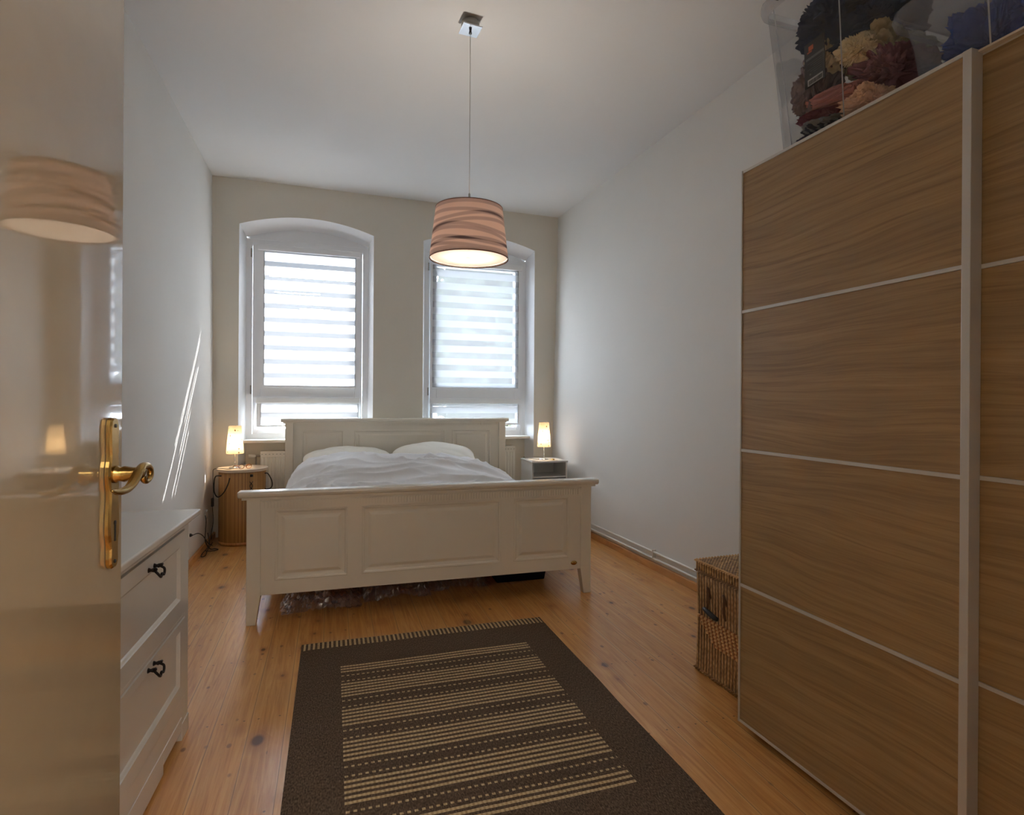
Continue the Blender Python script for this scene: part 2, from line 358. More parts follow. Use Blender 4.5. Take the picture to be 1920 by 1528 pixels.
# ------------------------------------------------------------------ mesh helpers
class MB:
    def __init__(s): s.v = []; s.f = []; s.mi = []; s.sm = []
    def add(s, vs, fs, mi=0, smooth=False):
        o = len(s.v); s.v += [tuple(p) for p in vs]
        for f in fs: s.f.append(tuple(o+i for i in f)); s.mi.append(mi); s.sm.append(smooth)
        return s
    def box(s, x0, x1, y0, y1, z0, z1, mi=0):
        return s.add([(x0, y0, z0), (x1, y0, z0), (x1, y1, z0), (x0, y1, z0), (x0, y0, z1), (x1, y0, z1), (x1, y1, z1), (x0, y1, z1)],
                     [(0, 3, 2, 1), (4, 5, 6, 7), (0, 1, 5, 4), (1, 2, 6, 5), (2, 3, 7, 6), (3, 0, 4, 7)], mi)
    def quad(s, a, b, c, d, mi=0): return s.add([a, b, c, d], [(0, 1, 2, 3)], mi)
    def lathe(s, prof, cx=0, cy=0, n=48, mi=0, smooth=True, cap=True):
        vs = []; fs = []
        for r, z in prof:
            for k in range(n): a = 2*PI*k/n; vs.append((cx+r*math.cos(a), cy+r*math.sin(a), z))
        for j in range(len(prof)-1):
            for k in range(n): k2 = (k+1) % n; fs.append((j*n+k, j*n+k2, (j+1)*n+k2, (j+1)*n+k))
        s.add(vs, fs, mi, smooth)
        if cap:
            o = len(s.v)
            s.add([(cx+prof[0][0]*math.cos(2*PI*k/n), cy+prof[0][0]*math.sin(2*PI*k/n), prof[0][1]) for k in range(n)], [tuple(range(n))[::-1]], mi)
            s.add([(cx+prof[-1][0]*math.cos(2*PI*k/n), cy+prof[-1][0]*math.sin(2*PI*k/n), prof[-1][1]) for k in range(n)], [tuple(range(n))], mi)
        return s
    def tube(s, pts, r, n=10, mi=0, flat=None):
        pts = [Vector(p) for p in pts]; rs = r if isinstance(r, (list, tuple)) else [r]*len(pts)
        vs = []; fs = []; ref = None
        for i, p in enumerate(pts):
            t = (pts[min(i+1, len(pts)-1)]-pts[max(i-1, 0)])
            t = t.normalized() if t.length > 1e-9 else Vector((0, 0, 1))
            if ref is None: ref = t.orthogonal().normalized()
            ref = (ref-t*ref.dot(t)); ref = ref.normalized() if ref.length > 1e-6 else t.orthogonal().normalized()
            b = t.cross(ref)
            for k in range(n):
                a = 2*PI*k/n; vs.append(p+(ref*math.cos(a)+b*math.sin(a)*(1))*rs[i])
        m = len(pts)
        for j in range(m-1):
            for k in range(n): k2 = (k+1) % n; fs.append((j*n+k, j*n+k2, (j+1)*n+k2, (j+1)*n+k))
        fs.append(tuple(range(n))[::-1]); fs.append(tuple((m-1)*n+k for k in range(n)))
        return s.add(vs, fs, mi, True)
    def loft(s, rings, mi=0, smooth=False, cap0=True, cap1=True):
        n = len(rings[0]); vs = [p for r in rings for p in r]; fs = []
        for j in range(len(rings)-1):
            for k in range(n): k2 = (k+1) % n; fs.append((j*n+k, j*n+k2, (j+1)*n+k2, (j+1)*n+k))
        if cap0: fs.append(tuple(range(n))[::-1])
        if cap1: fs.append(tuple((len(rings)-1)*n+k for k in range(n)))
        return s.add(vs, fs, mi, smooth)
    def obj(s, name, mats, parent=None, bevel=0, subsurf=0, loc=None, seg=2):
        me = bpy.data.meshes.new(name); me.from_pydata(s.v, [], s.f); 
        for m in (mats if isinstance(mats, (list, tuple)) else [mats]): me.materials.append(m)
        for p, mi, sm in zip(me.polygons, s.mi, s.sm): p.material_index = mi; p.use_smooth = sm
        bm = bmesh.new(); bm.from_mesh(me); bmesh.ops.remove_doubles(bm, verts=bm.verts, dist=1e-5)
        bmesh.ops.recalc_face_normals(bm, faces=bm.faces); bm.to_mesh(me); bm.free()
        me.update()
        o = bpy.data.objects.new(name, me); COL.objects.link(o)
        if parent: o.parent = parent
        if loc: o.location = loc
        if bevel:
            b = o.modifiers.new('bevel', 'BEVEL'); b.width = bevel; b.segments = seg; b.limit_method = 'ANGLE'; b.angle_limit = math.radians(40)
        if subsurf:
            u = o.modifiers.new('sub', 'SUBSURF'); u.levels = u.render_levels = subsurf
        return o

def tag(o, label, cat, group=None, kind=None):
    o['label'] = label; o['category'] = cat
    if group: o['group'] = group
    if kind: o['kind'] = kind
    return o
def empty(name, loc=(0, 0, 0), rz=0, **k):
    o = bpy.data.objects.new(name, None); COL.objects.link(o); o.location = loc; o.rotation_euler = (0, 0, rz); o.empty_display_size = .1
    return tag(o, **k) if k else o
def struct(o): o['kind'] = 'structure'; return o
def interp(pts, x):
    if x <= pts[0][0]: return pts[0][1]
    for (a, b), (c, d) in zip(pts, pts[1:]):
        if x <= c:
            t = (x-a)/(c-a); t = t*t*(3-2*t) if False else t
            return b+(d-b)*t
    return pts[-1][1]
def curve(pts, n=8):     # Catmull-Rom through points
    P = [Vector(p) for p in pts]; P = [P[0]*2-P[1]]+P+[P[-1]*2-P[-2]]; out = []
    for i in range(1, len(P)-2):
        for k in range(n):
            t = k/n; a, b, c, d = P[i-1:i+3]
            out.append(.5*((2*b)+(c-a)*t+(2*a-5*b+4*c-d)*t*t+(3*b-a-3*c+d)*t**3))
    out.append(P[-2]); return out

# ------------------------------------------------------------------ the room
YB, YF = 6.42, .20
H = 3.56
LB0, LB1 = -1.062, -1.10       # left wall at the floor: far, near
RB0, RB1 = 2.53, 2.615         # right wall at the floor: far, near
T = .12
struct(MB().quad((-1.3, YF-.2, 0), (2.85, YF-.2, 0), (2.85, YB+.22, 0), (-1.3, YB+.22, 0)).box(-1.3, 2.85, YF-.2, YB+.22, -.12, -.001).obj('floor', M_floor))
struct(MB().loft([[(-1.3, YF-.15, 3.56), (2.85, YF-.15, 3.56), (2.85, YB+.01, 3.561), (-1.3, YB+.01, 3.590)], [(-1.3, YF-.15, 3.75), (2.85, YF-.15, 3.75), (2.85, YB+.01, 3.75), (-1.3, YB+.01, 3.75)]]).obj('ceiling', M_ceil))
struct(MB().loft([[(LB1, YF, 0), (LB0, YB, 0), (-1.090, YB, 3.60), (-1.096, YF, 3.60)], [(LB1-T, YF, 0), (LB0-T, YB, 0), (-1.09-T, YB, 3.60), (-1.096-T, YF, 3.60)]]).obj('wall_left', M_wall))
struct(MB().loft([[(RB1, YF, 0), (RB0, YB, 0), (2.604, YB, 3.60), (2.650, YF, 3.60)], [(RB1+T, YF, 0), (RB0+T+.05, YB, 0), (2.604+T, YB, 3.60), (2.650+T, YF, 3.60)]]).obj('wall_right', M_wall))
# back wall with the two arched window niches
NI = [(-.845, .467), (1.000, 2.307)]
ND = .20; SPL = .045
def arch(x, a, b, drop=0): c, h = (a+b)/2, (b-a)/2; return 3.138-drop+.118*(1-((x-c)/h)**2)
wb = MB()
def pier(x0, x1): wb.quad((x0, YB, 0), (x1, YB, 0), (x1, YB, 3.62), (x0, YB, 3.62))
pier(-1.25, NI[0][0]); pier(NI[0][1], NI[1][0]); pier(NI[1][1], 2.85)
OUT = YB+.46
for a, b in NI:
    n = 28; a2, b2 = a+SPL, b-SPL
    for k in range(n):
        t0, t1 = k/n, (k+1)/n
        x0, x1 = a+(b-a)*t0, a+(b-a)*t1; X0, X1 = a2+(b2-a2)*t0, a2+(b2-a2)*t1
        wb.quad((x0, YB, arch(x0, a, b)), (x1, YB, arch(x1, a, b)), (x1, YB, 3.62), (x0, YB, 3.62))
        p = [(x0, YB, arch(x0, a, b)), (X0, YB+ND, arch(X0, a2, b2, .075)), (X1, YB+ND, arch(X1, a2, b2, .075)), (x1, YB, arch(x1, a, b))]
        wb.add(p, [(0, 1, 2, 3)], 1)
        # outer reveal
        wb.add([(X0, YB+ND, arch(X0, a2, b2, .075)), (X1, YB+ND, arch(X1, a2, b2, .075)), (X1, OUT, arch(X1, a2, b2, .075)), (X0, OUT, arch(X0, a2, b2, .075))], [(0, 1, 2, 3)], 1)
    for x, X in ((a, a2), (b, b2)):
        wb.quad((x, YB, 0), (X, YB+ND, 0), (X, YB+ND, arch(X, a2, b2, .075)), (x, YB, arch(x, a, b)), 1)
        wb.quad((X, YB+ND, .96), (X, OUT, .90), (X, OUT, 3.06), (X, YB+ND, 3.06), 1)
    wb.quad((a2, YB+ND, 0), (b2, YB+ND, 0), (b2, YB+ND, .955), (a2, YB+ND, .955), 0)
# outside skin of the wall
for x0, x1 in ((-2.6, NI[0][0]+SPL), (NI[0][1]-SPL, NI[1][0]+SPL), (NI[1][1]-SPL, 4.2)): wb.quad((x0, OUT, -3), (x1, OUT, -3), (x1, OUT, 4.4), (x0, OUT, 4.4))
for a, b in NI:
    wb.quad((a+SPL, OUT, -3), (b-SPL, OUT, -3), (b-SPL, OUT, .90), (a+SPL, OUT, .90)); wb.quad((a+SPL, OUT, 3.06), (b-SPL, OUT, 3.06), (b-SPL, OUT, 4.4), (a+SPL, OUT, 4.4))
    wb.quad((a+SPL, YB+ND, .955), (b-SPL, YB+ND, .955), (b-SPL, OUT, .90), (a+SPL, OUT, .90))
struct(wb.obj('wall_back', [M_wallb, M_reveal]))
# front wall with the doorway the camera stands in, and the hallway behind it
DX0, DX1 = -.47, .62
fwm = MB().box(-1.22, DX0, YF-.14, YF, 0, 3.6).box(DX1, 2.78, YF-.14, YF, 0, 3.6).box(DX0, DX1, YF-.14, YF, 2.34, 3.6)
struct(fwm.obj('wall_front', M_wall))
hall = MB().box(-1.6, 2.2, -2.5, -2.4, 0, 3).box(-1.6, -1.5, -2.4, YF-.14, 0, 3).box(2.1, 2.2, -2.4, YF-.14, 0, 3).box(-1.6, 2.2, -2.5, YF-.14, 3, 3.1)
struct(hall.obj('wall_hall', M_wall))
struct(MB().box(-1.6, 2.2, -2.5, YF-.2, -.12, 0).obj('floor', M_floor))

# skirting boards and heating pipes
struct(MB().loft([[(LB0+.002, YB, 0), (LB0+.020, YB, 0), (LB0+.020, YB, .055), (LB0+.002, YB, .06)], [(LB1+.002, YF, 0), (LB1+.022, YF, 0), (LB1+.022, YF, .055), (LB1+.002, YF, .06)]]).obj('baseboard_left', M_skirt))
struct(MB().loft([[(RB0-.022, YB, 0), (RB0, YB, 0), (RB0, YB, .06), (RB0-.022, YB, .055)], [(RB1-.022, YF, 0), (RB1, YF, 0), (RB1, YF, .06), (RB1-.022, YF, .055)]]).obj('baseboard_right', M_skirt, bevel=.004))
def rw(y, z=0): t = (y-YF)/(YB-YF); return (RB1+(RB0-RB1)*t)*(1-z/3.6)+(2.65+(2.604-2.65)*t)*z/3.6
pr_ = empty('heating_pipes', (rw(4), 4, 0), label='pair of white heating pipes running low along the right wall', cat='pipe')
for z in (.150, .098):
    MB().tube([(rw(y, z)-.022-rw(4), y-4, z-(y-3.7)*.004) for y in (2.62, 3.2, 4.0, 5.0, 6.40)], .0095).obj('pipe', M_pipe, pr_)
for y in (2.9, 4.15, 5.5):
    MB().box(rw(y)-.034-rw(4), rw(y)-.001-rw(4), y-4-.008, y-4+.008, .082, .168).obj('bracket', M_pipe, pr_, bevel=.003)

# ------------------------------------------------------------------ windows, sills, blinds
def rect_frame(mb, x0, x1, z0, z1, w, y0, y1, wb_=None, wt=None):
    wb_ = wb_ or w; wt = wt or w
    mb.box(x0, x0+w, y0, y1, z0, z1).box(x1-w, x1, y0, y1, z0, z1).box(x0+w, x1-w, y0, y1, z0, z0+wb_).box(x0+w, x1-w, y0, y1, z1-wt, z1)
def window(idx, a, b, TB):
    a2, b2 = a+SPL, b-SPL; y = YB+ND
    m = MB(); rect_frame(m, a2-.004, b2+.004, .955, 3.047, .062, y-.005, y+.075)
    m.box(a2+.062, b2-.062, y-.001, y+.07, 1.343, 1.400)
    wo = struct(m.obj('window_%d' % idx, M_pvc, bevel=.004))
    # arched infill panel over the frame
    n = 24; ring0 = [(a2, y+.02, 3.04)]; ring1 = [(a2, y+.06, 3.04)]
    for k in range(n+1):
        X = a2+(b2-a2)*k/n; z = arch(X, a2, b2, .075); ring0.append((X, y+.02, z)); ring1.append((X, y+.06, z))
    ring0.append((b2, y+.02, 3.04)); ring1.append((b2, y+.06, 3.04))
    MB().loft([ring0, ring1]).obj('infill_panel', M_pvc, wo)
    s = MB(); rect_frame(s, a2+.062, b2-.062, 1.395, 2.985, .078, y-.022, y+.05, .145)
    so = s.obj('sash', M_pvc, wo, bevel=.005)
    MB().box(a2+.135, b2-.135, y+.012, y+.016, 1.53, 2.91).obj('glass_pane', M_glass, so)
    s = MB(); rect_frame(s, a2+.062, b2-.062, 1.017, 1.350, .045, y-.010, y+.05)
    lo = s.obj('lower_light', M_pvc, wo, bevel=.004)
    MB().box(a2+.104, b2-.104, y+.012, y+.016, 1.058, 1.31).obj('glass_pane', M_glass, lo)
    for z in (2.90, 1.475):
        MB().box(a2+.040, a2+.054, y-.018, y-.004, z-.045, z+.045).obj('hinge', M_steel, wo, bevel=.003)
    return wo
window(1, *NI[0], 0); window(2, *NI[1], 0)
for i, (a, b) in enumerate(NI):
    struct(MB().box(a+SPL-.004, b-SPL+.004 if i == 0 else b-SPL+.0, YB-.005, YB+ND-.004, .930, .960).obj('trim_%d' % (i+1), M_sill, bevel=.006))

def blind(label, x0, x1, z0, z1, mat, fx0, fx1, tilt=0, cord=None, group=None):
    y = YB+ND-.032
    o = empty('roller_blind', ((x0+x1)/2, y, z0), label=label, cat='blind', group=group); cx = (x0+x1)/2
    MB().box(x0-cx, x1-cx, -.028, .008, z1-z0, z1-z0+.062).obj('cassette', M_pvc, o, bevel=.008)
    m = MB(); nz = 30
    m.quad((fx0-cx, 0, .018), (fx1-cx, 0, .018), (fx1-cx, 0, z1-z0+.01), (fx0-cx, 0, z1-z0+.01))
    m.obj('fabric', mat, o)
    MB().box(fx0-cx-.004, fx1-cx+.004, -.012, .006, 0, .022).obj('bottom_bar', M_pvc, o, bevel=.004)
    for sx, fx in ((x0, fx0), (x1, fx1)):
        lo_, hi_ = min(sx, fx), max(sx, fx)
        MB().box(lo_-cx+(.006 if fx > sx else -.010), hi_-cx-(-.010 if fx > sx else .006), .002, .009, .0, z1-z0).obj('guide_rail', M_pvc, o)
    if cord:
        MB().tube(curve([(cord-cx, -.03, z1-z0), (cord-cx+.004, -.034, (z1-z0)*.6), (cord-cx, -.034, .25), (cord-cx+.01, -.034, .2), (cord-cx+.014, -.034, .5), (cord-cx+.014, -.03, z1-z0)], 6), .0014, 6).obj('pull_chain', M_pvc, o)
    return o
MBL1 = blind_mat('zebra_fabric_left', -.02, .146, .004, 0, .19, .042, .26, ((1.205, .0022, -.44, .2), (1.165, .003, -.40, .46), (1.06, .002, -.3, .0), (1.00, .0035, -.35, .1), (.93, .0028, -.15, .25), (.84, .0022, -.1, .2)))
MBL2 = blind_mat('zebra_fabric_right', .035, .144, .22, 5, .27, .092, .062)
blind('large zebra roller blind glowing white in the left window', -.690, .335, 1.500, 2.925, MBL1, -.632, .292)
blind('short zebra blind over the lower light of the left window', -.702, .335, 1.085, 1.335, MBL1, -.660, .325)
blind('large bluish zebra roller blind in the right window behind the lamp', 1.105, 2.205, 1.500, 2.925, MBL2, 1.135, 2.165)
blind('short zebra blind over the lower light of the right window', 1.105, 2.205, 1.085, 1.335, MBL2, 1.120, 2.170)

# ------------------------------------------------------------------ radiators
def radiator(label, x0, x1, valve_side):
    o = empty('radiator', ((x0+x1)/2, YB+.11, .14), label=label, cat='radiator'); h = .70; L = (x1-x0)/2
    m = MB(); prof = []; n = int((x1-x0)/.034)
    ring0 = []; ring1 = []
    for k in range(n):
        xa = -L+k*(2*L/n); w_ = 2*L/n
        for fx, dy in ((0, 0), (.15, -.006), (.5, -.006), (.65, 0)): ring0.append((xa+w_*fx, -.05+dy)); 
    ring0 = ring0+[(L, -.05), (L, .05), (-L, .05)]
    m.loft([[(x, y, 0.03) for x, y in ring0], [(x, y, h-.06) for x, y in ring0]])
    m.box(-L, L, -.055, .052, h-.06, h).box(-L, L, -.055, .052, 0, .03)
    for k in range(n): xa = -L+(k+.3)*(2*L/n); m.box(xa, xa+.014, -.0565, -.052, h-.033, h-.027, 1)
    m.obj('panel', [M_rad, M_alud], o, bevel=.003)
    if valve_side:
        sx = valve_side
        v = MB().tube([(sx*(L+.005), 0, h-.05), (sx*(L+.05), 0, h-.05)], .009).tube([(sx*(L+.045), 0, -.12), (sx*(L+.045), 0, h-.05)], .008); vo = v.obj('valve', M_steel, o)
        k_ = MB().tube([(sx*(L+.055), -.005, h-.05), (sx*(L+.06), -.012, h-.05), (sx*(L+.115), -.015, h-.05)], [.014, .021, .019], 14); k_.obj('thermostat_knob', M_rad, vo)
    for x in (-L+.15, L-.15): MB().box(x-.015, x+.015, .0, .03, -.14, .035).obj('bracket', M_rad, o)
    return o
radiator('white panel radiator under the left window, valve at its left end', -.645, .36, -1)
radiator('white panel radiator under the right window behind the headboard', 1.10, 2.10, 0)

# ------------------------------------------------------------------ panelled boards
def board_face(mb, xs, zs, panels, y, prof, sgn=-1):
    """front face in the xz plane at y; the cells in panels get nested rectangles following prof (inset, depth)"""
    for i in range(len(xs)-1):
        for j in range(len(zs)-1):
            x0, x1, z0, z1 = xs[i], xs[i+1], zs[j], zs[j+1]
            if (i, j) not in panels: mb.quad((x0, y, z0), (x1, y, z0), (x1, y, z1), (x0, y, z1)); continue
            last = None
            for ins, d in prof:
                r = [(x0+ins, y-sgn*d, z0+ins), (x1-ins, y-sgn*d, z0+ins), (x1-ins, y-sgn*d, z1-ins), (x0+ins, y-sgn*d, z1-ins)]
                if last:
                    for k in range(4): mb.quad(last[k], last[(k+1) % 4], r[(k+1) % 4], r[k])
                last = r
            mb.quad(*last)
RAISED = [(0, 0), (.006, -.003), (.014, -.001), (.020, .006), (.034, .008), (.040, .008), (.056, .001), (.060, 0)]

# ------------------------------------------------------------------ bed
bed = empty('bed', (.7, 4.5, 0), -.0295, label='wide white panelled wooden double bed with headboard and footboard', cat='bed')
def bx(x): return x-.7
def by(y): return y-4.5
def frieze(mb, x0, x1, z0, z1, y, sp=.0185, d=.007):
    n = int((x1-x0)/sp)
    for k in range(n):
        xa = x0+(k+.22)*(x1-x0)/n; mb.box(xa, xa+sp*.56, y-d, y+.001, z0+.006, z1-.004)
def make_board(name, x0, x1, y, zbot, ztop, cells, pz, frz, cap, thick=.034, flutes=True):
    m = MB(); xs = [x0]+[c for p in cells for c in p]+[x1]; zs = [zbot, pz[0], pz[1], ztop]
    pset = {(1+2*i, 1) for i in range(len(cells))}
    board_face(m, [bx(x) for x in xs], zs, pset, by(y), RAISED)
    m.quad((bx(x0), by(y)+thick, zbot), (bx(x1), by(y)+thick, zbot), (bx(x1), by(y)+thick, ztop), (bx(x0), by(y)+thick, ztop))
    m.quad((bx(x0), by(y), zbot), (bx(x1), by(y), zbot), (bx(x1), by(y)+thick, zbot), (bx(x0), by(y)+thick, zbot))
    m.quad((bx(x0), by(y), ztop), (bx(x1), by(y), ztop), (bx(x1), by(y)+thick, ztop), (bx(x0), by(y)+thick, ztop))
    for x in (x0, x1): m.quad((bx(x), by(y), zbot), (bx(x), by(y)+thick, zbot), (bx(x), by(y)+thick, ztop), (bx(x), by(y), ztop))
    o = m.obj(name, M_bed, bed)
    f = MB(); f.box(bx(x0), bx(x1), by(y)-.006, by(y), frz[0]-.006, frz[1]); frieze(f, bx(x0)+.01, bx(x1)-.01, frz[0], frz[1], by(y)-.006)
    f.obj('fluted_frieze', M_bed, o)
    c = MB(); cx0, cx1, cz = cap; yy = by(y)+thick/2; hw = .052
    prof = [(-hw+.014, cz-.038), (-hw+.004, cz-.030), (-hw, cz-.018), (-hw+.002, cz-.006), (-hw+.012, cz), (hw-.012, cz), (hw-.002, cz-.006), (hw, cz-.018), (hw-.004, cz-.03), (hw-.014, cz-.038)]
    rings = []
    for x, k in ((cx0, .90), (cx0+.006, 1), (cx1-.006, 1), (cx1, .90)): rings.append([(bx(x), yy+p*k, cz-.018+(z-cz+.018)*k) for p, z in prof])
    c.loft(rings); c.box(bx(cx0)+.022, bx(cx1)-.022, yy-.036, yy+.036, cz-.052, cz-.036)
    c.obj('cap_rail', M_bed, o)
    return o
fb = make_board('footboard', -.365, 1.752, 3.846, .178, .775, [(-.283, .150), (.236, 1.161), (1.253, 1.665)], (.262, .700), (.708, .758), (-.490, 1.882, .820))
b_ = MB().lathe([(.0, 0), (.017, 0), (.019, .002), (.019, .004), (.0, .005)], cap=False, n=24); bo = b_.obj('badge', M_brass, fb)
bo.rotation_euler = (math.radians(90), 0, 0); bo.location = (bx(1.703), by(3.846), .222); bo.scale = (1.25, .8, 1)
make_board('headboard', -.374, 1.772, 6.275, .20, 1.14, [(-.298, .115), (.217, 1.175), (1.246, 1.681)], (.50, 1.058), (1.10, 1.138), (-.493, 1.885, 1.183), thick=.03)
def post(xo, xi, y, ztop, zap, d=.075):
    # straight post, the leg below zap tapers on its inner side
    xt = xo+(xi-xo)*.68; y0, y1 = by(y)-.010, by(y)+d-.010
    r = lambda x0, x1, z, yy1=y1: [(bx(x0), y0, z), (bx(x1), y0, z), (bx(x1), yy1, z), (bx(x0), yy1, z)]
    return MB().loft([r(xo, xt, 0, y1-.02), r(xo, xi, zap), r(xo, xi, ztop)]).obj('leg', M_bed, bed, bevel=.004)
post(-.442, -.362, 3.846, .776, .178); post(1.832, 1.752, 3.846, .776, .178)
post(-.451, -.374, 6.262, 1.138, .178); post(1.848, 1.772, 6.262, 1.138, .178)
for x0, x1 in ((-.432, -.404), (1.794, 1.822)):
    MB().box(bx(x0), bx(x1), by(3.912), by(6.255), .24, .44).obj('side_rail', M_bed, bed, bevel=.004)
MB().box(bx(.67), bx(.73), by(3.885), by(6.27), .20, .245).box(bx(-.40), bx(1.79), by(3.90), by(6.25), .245, .29).obj('slatted_base', M_skirt, bed)
def inbed(name, mb, mat, **k):
    t = mb.obj(name, mat, None, **{q: k.pop(q) for q in ('bevel', 'subsurf') if q in k}); t.location = (.7, 4.5, 0); t.rotation_euler = (0, 0, -.0295); return tag(t, **k)
inbed('mattress', MB().box(bx(-.33), bx(1.72), by(3.93), by(6.22), .291, .53), M_matt, bevel=.03, label='pale mattress lying in the white bed under the duvet', cat='mattress')
# duvet: a heavy rumpled sheet with thickness
DP = [(-.385, .50), (-.360, .60), (-.33, .70), (-.27, .775), (-.18, .828), (-.05, .855), (.2, .862), (.5, .866), (.9, .842), (1.15, .818), (1.34, .795), (1.5, .725), (1.62, .660), (1.70, .60), (1.755, .53)]
DG = [(4.02, .18), (4.2, .30), (4.5, .46), (4.9, .70), (5.25, .93), (5.5, 1.0), (5.68, .97), (5.82, .80), (5.92, .55), (6.0, .35)]
def duvet_h(x, y):
    base = .545
    p = interp(DP, x); g = interp(DG, y)
    edge = min(1, max(0, (x+.385)/.12))*min(1, max(0, (1.755-x)/.14))*min(1, (y-3.98)/.12)*min(1, max(0, (6.02-y)/.08))
    h = base+(p-base)*g if p > base else p
    q = Vector((x*.9+.2*noise.noise(Vector((x*1.3, y*1.3, 3))), y*3.2+1.3*noise.noise(Vector((x*1.1, y*.9, 8))), 0))
    r = 1-abs(noise.noise(q*1.25)); r = r**3
    q2 = Vector((x*1.6+y*.6, y*5.5-x*1.5+noise.noise(Vector((x*2, y*2, 1)))*1.4, 4)); r_ = (1-abs(noise.noise(q2)))**4
    h += edge*(.050*(r-.5)+.026*(r_-.45)+.03*noise.noise(Vector((x*1.5, y*2, 9))))
    return h
nx, ny = 190, 170; vs = []; X0, X1, Y0, Y1 = -.385, 1.755, 3.985, 6.02
for j in range(ny+1):
    for i in range(nx+1):
        x = X0+(X1-X0)*i/nx; y = Y0+(Y1-Y0)*j/ny; vs.append((bx(x), by(y), duvet_h(x, y)))
fs = [(j*(nx+1)+i, j*(nx+1)+i+1, (j+1)*(nx+1)+i+1, (j+1)*(nx+1)+i) for j in range(ny) for i in range(nx)]
du = MB().add(vs, fs, 0, True)
dv = inbed('duvet', du, M_cotton, label='rumpled white duvet spread over the double bed', cat='duvet')
sol = dv.modifiers.new('thick', 'SOLIDIFY'); sol.thickness = .012; sol.offset = -1
def pillow(cx, cy, cz, a, b, c, rz, tilt, label, seed):
    m = MB(); nu, nv = 64, 32; vs = []; fs = []
    def sp(w, e): return math.copysign(abs(w)**e, w)
    for j in range(nv+1):
        v = -PI/2+PI*j/nv
        for i in range(nu):
            u = 2*PI*i/nu; cu, su = sp(math.cos(u), .55), sp(math.sin(u), .55); cv = sp(math.cos(v), .6)
            x, y, z = a*cu*cv, b*su*cv, c*sp(math.sin(v), 1.15)
            corner = (abs(cu*cv)*abs(su*cv)); x *= 1+.06*corner; y *= 1+.06*corner; z *= 1-.55*corner
            nn = noise.noise(Vector((x*4+seed, y*5, z*3))); z += .014*nn+.006*noise.noise(Vector((x*14+seed, y*14, 0)))
            vs.append((x, y, z))
    for j in range(nv):
        for i in range(nu): i2 = (i+1) % nu; fs.append((j*nu+i, j*nu+i2, (j+1)*nu+i2, (j+1)*nu+i))
    o = m.add(vs, fs, 0, True).obj('pillow', M_pillow)
    a_ = -.0295; ox, oy = cx-.7, cy-4.5
    o.location = (.7+ox*math.cos(a_)-oy*math.sin(a_), 4.5+ox*math.sin(a_)+oy*math.cos(a_), cz); o.rotation_euler = (tilt, 0, rz+a_)
    return tag(o, label, 'pillow', 'pillows against the headboard')
pillow(.16, 6.00, .755, .42, .25, .125, .03, math.radians(18), 'flatter white pillow on the left side of the bed', 1)
pillow(1.01, 5.98, .770, .42, .26, .135, -.03, math.radians(20), 'plumper white pillow on the right side of the bed', 6)

# plastic film bags and a dark crate stored under the bed
def film(cx, cy, sx, sy, h, seed, label):
    m = MB(); n = 44; vs = []
    for j in range(n+1):
        for i in range(n+1):
            u, v = i/n-.5, j/n-.5; r = max(0, 1-(abs(2*u)**3+abs(2*v)**3)*.8)
            q = Vector((u*7+seed, v*7, seed)); z = h*r*(.55+.75*abs(noise.noise(q)))+.22*h*noise.noise(q*4)+.12*h*noise.noise(q*9)
            vs.append((u*sx*(1+.1*noise.noise(q*1.3)), v*sy, max(.002, z)))
    m.add(vs, [(j*(n+1)+i, j*(n+1)+i+1, (j+1)*(n+1)+i+1, (j+1)*(n+1)+i) for j in range(n) for i in range(n)])
    o = m.obj('plastic_bag', M_film); o.location = (cx, cy, .001)
    return tag(o, label, 'plastic bag', 'film bags under the bed')
film(-.02, 4.22, .50, .45, .13, 2, 'crumpled clear plastic bag under the left end of the bed')
film(.48, 4.30, .46, .45, .17, 9, 'crumpled clear plastic bag under the middle of the bed')
film(.93, 4.36, .42, .42, .17, 15, 'crumpled clear plastic bag under the bed beside the dark crate')
cr = empty('storage_crate', (1.42, 4.42, 0), -.03, label='dark navy storage box pushed under the right side of the bed', cat='box')
MB().loft([[(-.19, -.22, 0), (.19, -.22, 0), (.19, .22, 0), (-.19, .22, 0)], [(-.21, -.24, .14), (.21, -.24, .14), (.21, .24, .14), (-.21, .24, .14)]]).obj('tub', cloth('navy_box', (22, 26, 40), .1), cr, bevel=.008)
MB().box(-.22, .22, -.25, .25, .14, .165).obj('lid', plain('navy_lid', (26, 30, 44), .5), cr, bevel=.006)

# ------------------------------------------------------------------ rug
rm = MB(); nx, ny = 60, 80
for _ in (0,):
    vs = []
    for j in range(ny+1):
        for i in range(nx+1):
            x = 1.42*i/nx; y = 1.97*j/ny; e = min(x, 1.42-x, y, 1.97-y)
            ex = .006*noise.noise(Vector((0, y*3, 1)))*(1 if x > 1.3 else 0)
            vs.append((x+ex, y, .007+.002*noise.noise(Vector((x*3, y*3, 0)))-(.005 if e < .001 else 0)))
    rm.add(vs, [(j*(nx+1)+i, j*(nx+1)+i+1, (j+1)*(nx+1)+i+1, (j+1)*(nx+1)+i) for j in range(ny) for i in range(nx)], 0, True)
rug = rm.obj('rug', M_rug)
rug.matrix_world = Matrix(((1, .0085, 0, -.128), (-.0265, -1, 0, 3.482), (0, 0, 1, 0), (0, 0, 0, 1)))
rug.scale = rug.scale
tag(rug, 'brown flatweave rug with beige stripes and dashed rows on the floorboards', 'rug')

